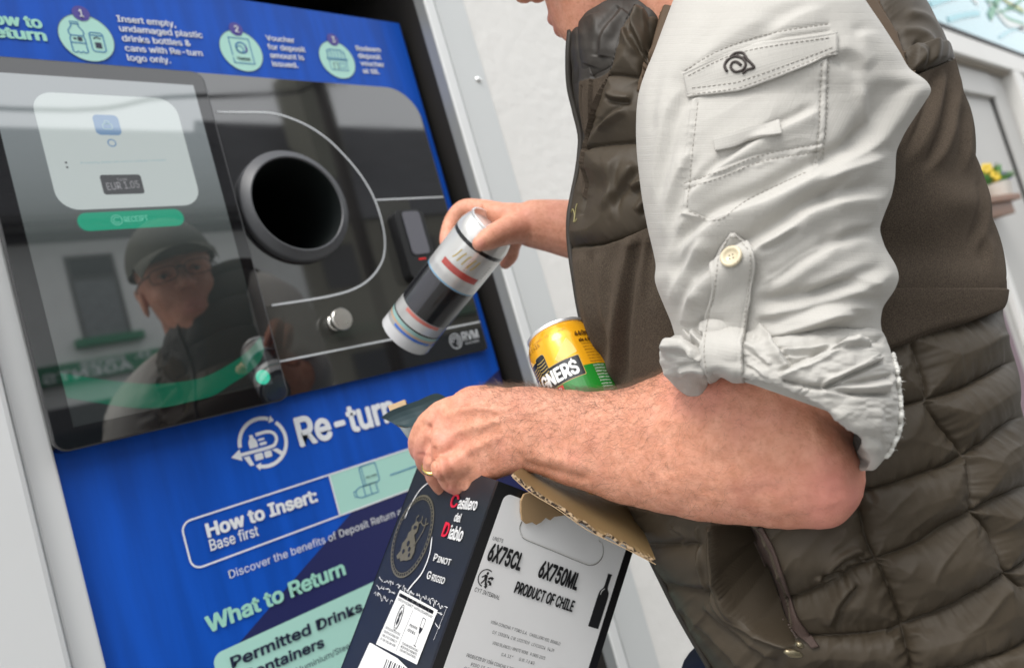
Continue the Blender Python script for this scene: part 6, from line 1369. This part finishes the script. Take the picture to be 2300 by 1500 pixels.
c0 = FL.hit(*sl(.24, .42)); pr.arc(c0, .0052, .0006, 0, 360, K_ink, .0003, ry=.0115); pr.arc(c0, .0042, .0004, 0, 360, K_ink, .0003, ry=.0098); pr.poly([c0 + np.array(q) * [.004, .009] for q in ((-.5, -.6), (.1, -.8), (.6, -.3), (.2, .1), (.6, .5), (.1, .8), (-.3, .3), (-.6, .5), (-.3, -.1))], K_ink, .0004, True)
c0 = FL.hit(*sl(.80, .48)); q = lambda *p_: [c0 + np.array(v) * [.0055, .013] for v in p_]
pr.ribbon(q((-.55, .9), (-.5, .2), (-.2, -.05), (0, -.12), (0, -.85)), .0005, K_ink, .0003, True); pr.ribbon(q((.55, .9), (.5, .2), (.2, -.05), (0, -.12)), .0005, K_ink, .0003, True); pr.ribbon(q((-.55, .9), (.55, .9)), .0005, K_ink, .0003, True); pr.ribbon(q((-.45, -.9), (.45, -.9)), .0007, K_ink, .0003, True); pr.poly(q((-.5, .3), (.5, .3), (.3, .02), (0, -.1), (-.3, .02)), K_ink, .0004, True)
pr.build('sustainability_sticker', sid_)
pr = Print(FL, .0009); pr.poly([(832, 1443), (836, 1444), (895, 1478), (930, 1512), (900, 1570), (785, 1560), (792, 1530)], K_sticker)
for k in range(14): pr.ribbon([(872 + 3.2 * k + (k % 3), 1480 + 1.5 * k), (860 + 3.2 * k + (k % 3), 1512 + 1.5 * k)], .0007 if k % 3 else .0014, K_ink, .0003)
pr.build('barcode_label', sid_)

# flaps
def sheet(name, top, bot, n, th, mts, parent=wbox, m=6, jag=None, sag=0.0):
    """bent card sheet between two 3-D edges; mts = (face, back, edge); jag roughens the far edge"""
    tp_, bt_ = spline(np.array(top), n), spline(np.array(bot), n); G = np.zeros((m, n, 3))
    for i in range(m): t = i / (m - 1); G[i] = tp_ * (1 - t) + bt_ * t
    nr = np.cross(np.gradient(G, axis=1), np.gradient(G, axis=0)); nr /= np.linalg.norm(nr, axis=2)[..., None]
    if nr.mean((0, 1)) @ (CAM - G.mean((0, 1))) < 0: nr = -nr
    t = np.linspace(0, 1, m)[:, None, None]; G = G - nr * sag * (4 * t * (1 - t))
    if jag is not None: G[-1] += jag
    Fv = G + nr * th / 2; Bv = G - nr * th / 2; V = np.concatenate([Fv.reshape(-1, 3), Bv.reshape(-1, 3)]); N_ = m * n; Fc, mi = [], []
    for i in range(m - 1):
        for j in range(n - 1):
            a = i * n + j; Fc.append((a, a + 1, a + n + 1, a + n)); mi.append(0); Fc.append((N_ + a + n, N_ + a + n + 1, N_ + a + 1, N_ + a)); mi.append(1)
    for j in range(n - 1):
        for r0 in (0, (m - 1) * n): a = r0 + j; Fc.append((a, N_ + a, N_ + a + 1, a + 1)); mi.append(2)
    for i in range(m - 1):
        for c0 in (0, n - 1): a = i * n + c0; Fc.append((a, a + n, N_ + a + n, N_ + a)); mi.append(2)
    o = mesh_obj(name, V, Fc, list(mts), parent, False, mi); return o
def corr_mat():
    mt, n, b = nodes('corrugated_edge'); L = n.links.new; tc = n.nodes.new('ShaderNodeTexCoord'); nz = n.nodes.new('ShaderNodeTexNoise'); nz.inputs['Scale'].default_value = 300; nz.inputs['Detail'].default_value = 2; L(tc.outputs['Object'], nz.inputs[0])
    rp = n.nodes.new('ShaderNodeValToRGB'); rp.color_ramp.elements[0].position = .42; rp.color_ramp.elements[1].position = .58; rp.color_ramp.elements[0].color = (.03, .018, .01, 1); rp.color_ramp.elements[1].color = (.5, .36, .22, 1); L(nz.outputs['Fac'], rp.inputs[0]); L(rp.outputs[0], b.inputs['Base Color']); b.inputs['Roughness'].default_value = .9; return mt
M_corr = corr_mat()
# big torn flap over the label end
n_ = 90
lo = [at(1150, 1064, .640), at(1190, 1098, .637), at(1250, 1135, .632), at(1320, 1183, .626), at(1400, 1222, .624), at(1471, 1259, .622)]
hi = [at(1185, 1052, .690), at(1230, 1078, .690), at(1290, 1098, .692), at(1340, 1112, .694), at(1385, 1118, .696), at(1405, 1130, .698)]
jag = (R @ np.array([.3, 1, 0]))[None, :] * (.0016 * noise(np.linspace(0, 26, n_), 0.0) + .0012 * noise(np.linspace(0, 60, n_), 3.0))[:, None]
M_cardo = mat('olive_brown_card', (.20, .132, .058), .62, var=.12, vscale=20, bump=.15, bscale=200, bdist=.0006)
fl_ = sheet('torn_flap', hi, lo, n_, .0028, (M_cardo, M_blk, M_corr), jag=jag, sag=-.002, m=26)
# wavy fluting seen in the cut edge
flw = MB(); lov = spline(np.array(lo), 260); dnv = R @ np.array([.25, 1.0, -.1]); dnv /= np.linalg.norm(dnv)
flw.sweep(lov + (R @ np.array([0.0004, .0026, -.0008])), .0004, 5); flw.build('fluting', M_cardl, fl_)
pr = None
# torn brown tongue over the pressed handle
tg_hi = [at(1172, 1122, .6395), at(1195, 1108, .638), at(1225, 1130, .636), at(1262, 1152, .634)]; 
FRo = Plane(KO - B_ * .004, A_, U_, -B_)
tg = [FRo.hit(*p) for p in [(1178, 1110), (1195, 1104), (1225, 1128), (1268, 1157), (1245, 1160), (1236, 1168), (1226, 1162), (1216, 1172), (1205, 1178), (1196, 1172), (1182, 1176), (1174, 1168), (1171, 1150), (1171, 1125)]]
mbk = MB(); n_t = len(tg); V = np.concatenate([FRo.pt(np.array(tg), .0), FRo.pt(np.array(tg), -.0026)]); mbk.add(V, [tuple(range(n_t)), tuple(range(2 * n_t - 1, n_t - 1, -1))] + [(k, n_t + k, n_t + (k + 1) % n_t, (k + 1) % n_t) for k in range(n_t)]); mbk.build('torn_tongue', M_card, wbox)
# inner far flap glimpsed behind the forearm, and the raised navy flap by the hand
sheet('inner_flap', [at(1215, 1030, .80), at(1300, 1062, .79), at(1400, 1105, .78)], [at(1235, 1085, .735), at(1300, 1105, .73), at(1412, 1150, .72)], 20, .003, (M_card, M_card, M_corr))
hi = [at(857, 938, .800), at(880, 922, .795), at(905, 912, .79), at(940, 900, .785), at(962, 890, .78), at(984, 884, .775), at(1010, 897, .77)]
lo = [at(898, 958, .785), at(915, 960, .782), at(930, 956, .78), at(950, 950, .775), at(975, 945, .77), at(995, 942, .765), at(1015, 940, .76)]
M_navyt = mat('navy_teal_card', (.016, .040, .048), .40, var=.2, vscale=10, bump=.08, bscale=60, bdist=.001)
sheet('navy_flap', hi, lo, 40, .0030, (M_navyt, M_card, M_corr), sag=.004)
lo2 = [at(935, 1010, .765), at(945, 1020, .76), at(960, 1030, .755), at(985, 1040, .75), at(1000, 1045, .75), at(1020, 1050, .75), at(1035, 1055, .75)]
sheet('navy_flap', [p + (R @ np.array([0, .0008, -.0005])) for p in lo], lo2, 40, .0028, (M_navyt, M_card, M_corr))
sheet('card_tab', [at(873, 912, .806), at(910, 898, .80)], [at(878, 926, .802), at(916, 912, .796)], 8, .003, (M_cardl, M_card, M_corr))

# ================================================================ CANS
M_alu = mat('aluminium', (.82, .82, .82), .34, metal=.75)
def can(name, top, axis, r, h, label, cat, M_body, group=None):
    """drinks can standing on -axis; top = centre of the rim plane"""
    axis = np.array(axis, float); axis /= np.linalg.norm(axis); top = np.array(top); base = top - axis * h; root = empty(name, tuple(base), label, cat, group)
    ex = np.array([1.0, .1, .2]); n_ = r * .82
    mb = MB(); mb.lathe([(r * .70, .004), (r * .74, 0), (r * .80, .0005), (r * .93, .007), (r, .013), (r, h - .020), (r * .985, h - .0165), (r * .93, h - .010), (r * .87, h - .0055), (n_, h - .003)], base, axis, ex, 96); b = mb.build('can_body', M_body, root, True)
    mb = MB(); mb.lathe([(n_ - .0006, h - .0035), (n_ + .0010, h - .0030), (n_ + .0016, h - .0012), (n_ + .0012, h), (n_ - .0006, h), (n_ - .0014, h - .0035), (n_ - .003, h - .006), (.0001, h - .0045)], base, axis, ex, 96); lid = mb.build('lid', M_alu, root, True, auto=.7)
    mb = MB(); mb.lathe([(r * .70, .0042), (r * .4, .009), (.0001, .011)], base, axis, ex, 48); mb.build('base_dome', M_alu, root, True)
    e1 = np.cross(axis, [0, 0, 1.0]); e1 /= np.linalg.norm(e1); e2 = np.cross(axis, e1); c_ = top - axis * .0035
    mb = MB(); t = np.linspace(0, 2 * np.pi, 24); mb.sweep(np.array([c_ + e1 * (.007 * math.cos(x)) + e2 * (.011 * math.sin(x) + .008) for x in t]), .0011, 6, cap=False); mb.build('pull_tab', M_alu, root, True)
    return root, b, base, axis
# cider can
M_or = mat('orange_can', (.95, .45, .014), .22, metal=.35, coat=.6)
axc = R @ np.array([-.335, -.845, .40]); topc = at(1249, 748, .712)
cid, cb, base, axc = can('cider_can', topc, axc, .0331, .150, 'orange and green cider can standing in the carton behind the forearm', 'can', M_or)
CY = Cyl(base, axc, CAM - base, .0331); Kc = lambda n_, c: mat(n_, c, .25, coat=.5)
K_grn = Kc('green_can_ink', (.012, .20, .02)); K_bk = Kc('black_can_ink', (.01, .01, .012)); K_cw = Kc('white_can_ink', (.82, .82, .80)); K_gd = Kc('gold_can_ink', (.45, .33, .10)); K_ye = Kc('pale_yellow_ink', (.95, .66, .20)); K_rd = Kc('red_can_ink', (.60, .03, .02)); K_br = Kc('brown_can_ink', (.10, .045, .01)); K_nv = Kc('navy_can_ink', (.03, .05, .14))
pr = Print(CY, .00012); hv = CY.hit(1335, 815)[1]; rr = .0331
pr.poly([(-math.pi * rr, .013), (math.pi * rr, .013), (math.pi * rr, hv), (-math.pi * rr, hv)], K_grn, 0, True)
c0 = CY.hit(1238, 832); 
for k in range(46):
    a_ = math.radians(14 + 152 * k / 45); r1 = .010; r2 = .037 - .008 * abs(k - 22) / 22; dv = np.array([math.cos(a_), math.sin(a_)]); q = np.array([-dv[1], dv[0]])
    top_ = c0 + dv * r2
    if top_[1] > .129: continue
    pr.poly([c0 + dv * r1 - q * .0002, c0 + dv * r2 - q * .0007, c0 + dv * r2 + q * .0007, c0 + dv * r1 + q * .0002], K_ye, .00005, True)
bx = [CY.hit(*p) for p in [(1221, 862), (1246, 816), (1298, 797), (1316, 838), (1263, 858), (1215, 885)]]
x1 = bx[3][0]; zb0 = CY.hit(1285, 850)[1]; zb1 = CY.hit(1272, 806)[1]; x0 = -x1 - .03
pr.rrect(x0 - .0006, zb0 - .0006, x1 + .0006, zb1 + .0006, .001, K_gd, .0001); pr.rrect(x0, zb0, x1, zb1, .001, K_bk, .00015)
bl = [CY.hit(*p) for p in [(1201, 832), (1219, 803)]]
for xk, zt, wk in ((-.0215, .0128, .013), (-.0105, .0150, .012)):
    xx = CY.hit(1225, 830)[0] + xk + .0085; pr.rrect(xx - wk / 2 - .0005, zb1 - .012, xx + wk / 2 + .0005, zb1 + zt + .0005, .003, K_gd, .0001); pr.rrect(xx - wk / 2, zb1 - .012, xx + wk / 2, zb1 + zt, .003, K_bk, .00016)
    for k in range(7): pr.ribbon([(xx - wk / 2 + .0006, zb1 - .008 + k * (zt + .006) / 7), (xx, zb1 - .0088 + k * (zt + .006) / 7), (xx + wk / 2 - .0006, zb1 - .008 + k * (zt + .006) / 7)], .0007, K_gd, .0002, True, n=6)
g0, g1 = CY.hit(1226, 872), CY.hit(1303, 832); gw = g1[0] - g0[0]; gb = zb0 + .0028
pr.text('GNERS', (g0[0] - .002, gb), (g1[0], gb), (g0[0], zb1 - .0035), K_cw, .05, .0003, uvmode=True); pr.text('MA', (g0[0] - .018, gb), (g0[0] - .004, gb), (g0[0], zb1 - .0035), K_cw, .05, .0003, uvmode=True)
pr.disc((g1[0] - .0035, zb1 - .0018), .0008, K_cw, .0003, 8)
q = CY.hit(1252, 870); pr.rrect(q[0] - .012, zb0 - .0065, q[0] + .006, zb0 - .0012, .0006, K_rd, .0002); pr.text('CIDER', (q[0] - .010, zb0 - .0052), (q[0] + .004, zb0 - .0052), (q[0], zb0 - .0025), K_cw, 0, .0003, uvmode=True)
x_, z_ = CY.hit(1300, 750); pr.text('440ml', (x_ - .0045, z_ - .001), (x_ + .012, z_ - .001), (x_, z_ + .0032), K_br, .02, .0002, uvmode=True); pr.text('alc 4.5%', (x_ - .003, z_ - .0072), (x_ + .012, z_ - .0072), (x_, z_ - .0042), K_br, .02, .0002, uvmode=True)
for k, t in enumerate(('Crafted from a', 'blend of 17 apples', 'delicious cider', 'harvested from', 'sun-drenched in', 'the heart of Clonmel', 'Pressed and then', 'Clonmel cider for', 'over 80 years crisp', 'and refreshing', 'Original Irish')): pr.text(t, (x_ - .0015 + .0002 * k, z_ - .0106 - .0030 * k), (x_ + .013, z_ - .0106 - .0030 * k), (x_, z_ - .0090 - .0030 * k), K_br, 0, .0002, uvmode=True)
for k, t in enumerate(('NUTRITION TYPICAL', '100ml ENERGY', 'ENERGY 155kJ', 'EACH CAN 440ml', 'ENERGY 682kJ', '8% of RI Reference', 'average adult', 'CONTAINS SULPHITES', 'FRESHNESS BEST')): pr.text(t, (x_ + .001, hv - .0028 - .0030 * k), (x_ + .0135, hv - .0028 - .0030 * k), (x_, hv - .0012 - .0030 * k), K_cw, 0, .0002, uvmode=True)
pr.rrect(x_ + .003, hv - .036, x_ + .014, hv - .0305, .0006, K_cw, .0002, outline=.0003); pr.text('2.0', (x_ + .004, hv - .0350), (x_ + .0085, hv - .0350), (x_, hv - .0318), K_cw, 0, .0002, uvmode=True)
s0, s1 = CY.hit(1189, 806), CY.hit(1213, 779); pr.text('SINCE 1935', (s0[0] - .006, s0[1]), (s1[0], s0[1]), (s0[0], s0[1] + .0030), K_br, 0, .0002, uvmode=True)
n0 = .150 - .0098; CN = Cyl(base, axc, CAM - base, .0331 * .955); q0, q1 = CN.hit(1208, 757), CN.hit(1265, 729)
pr2 = Print(CN, .0006); pr2.text('CLONMEL  CO. TIPPERARY', (q0[0] - .008, n0 - .0028), (q1[0], n0 - .0028), (q0[0], n0 - .0012), K_br, 0, 0, uvmode=True, sp=1.3)
pr.build('can_print', cb); pr2.build('neck_print', cb)
# the can in his right hand, base first towards the opening
M_wc = mat('silver_white_can', (.66, .66, .65), .24, metal=.45, coat=.4)
tp = at(1108, 503, .828 * KR); bs = at(912, 752, .892 * KR); axh = tp - bs; hh = np.linalg.norm(axh)
hc_, hb_, base, axh = can('beer_can', tp, axh, .0345, hh, 'black and white drink can held in his right hand, base towards the machine', 'can', M_wc)
CH = Cyl(base, axh, CAM - base, .0345); pr = Print(CH, .00012); full = math.pi * .0345
def band(z0, z1, K_, l=.0001): pr.poly([(-full, z0 * hh), (full, z0 * hh), (full, z1 * hh), (-full, z1 * hh)], K_, l, True)
band(.0, .075, Kc('bare_metal', (.55, .55, .56))); band(.845, .872, K_bk); band(.255, .545, K_bk, .0001); band(.548, .556, Kc('sky_blue_ink', (.10, .30, .50)), .0002)
K_gy = Kc('grey_can_ink', (.30, .30, .33)); pr.poly([(-.030, .26 * hh), (-.006, .26 * hh), (-.006, .54 * hh), (-.030, .54 * hh)], Kc('slate_can_ink', (.045, .045, .055)), .0003, True)
pr.poly([(-.022, .640 * hh), (.030, .640 * hh), (.030, .685 * hh), (-.022, .685 * hh)], Kc('dull_red_ink', (.42, .07, .06)), .0002, True)
for k, (u_, z_) in enumerate(((-.012, .745), (-.005, .77), (.002, .785), (.009, .77), (.014, .745))): pr.ribbon([(u_ - .002, .72 * hh), (u_, z_ * hh), (u_ + .002, .80 * hh)], .0016, K_gd, .0002, True, n=8)
for k in range(6): pr.ribbon([(.006, (.70 + .018 * k) * hh), (.034, (.70 + .018 * k) * hh)], .0009, K_bk, .0002, True)
for k in range(30): pr.ribbon([(-.04 + .0027 * k, .565 * hh), (-.04 + .0027 * k, .61 * hh)], .0005, K_gy, .0002, True)
pr.poly([(-.02, .225 * hh), (.030, .225 * hh), (.030, .250 * hh), (-.02, .250 * hh)], Kc('faded_red_ink', (.55, .16, .13)), .0002, True)
band(.150, .160, K_bk); band(.125, .148, Kc('teal_can_ink', (.25, .42, .40))); band(.108, .120, Kc('tan_can_ink', (.5, .34, .22))); pr.poly([(-.02, .085 * hh), (.035, .085 * hh), (.035, .104 * hh), (-.02, .104 * hh)], Kc('blue_can_ink', (.05, .14, .50)), .0002, True)
pr.build('can_print', hb_)
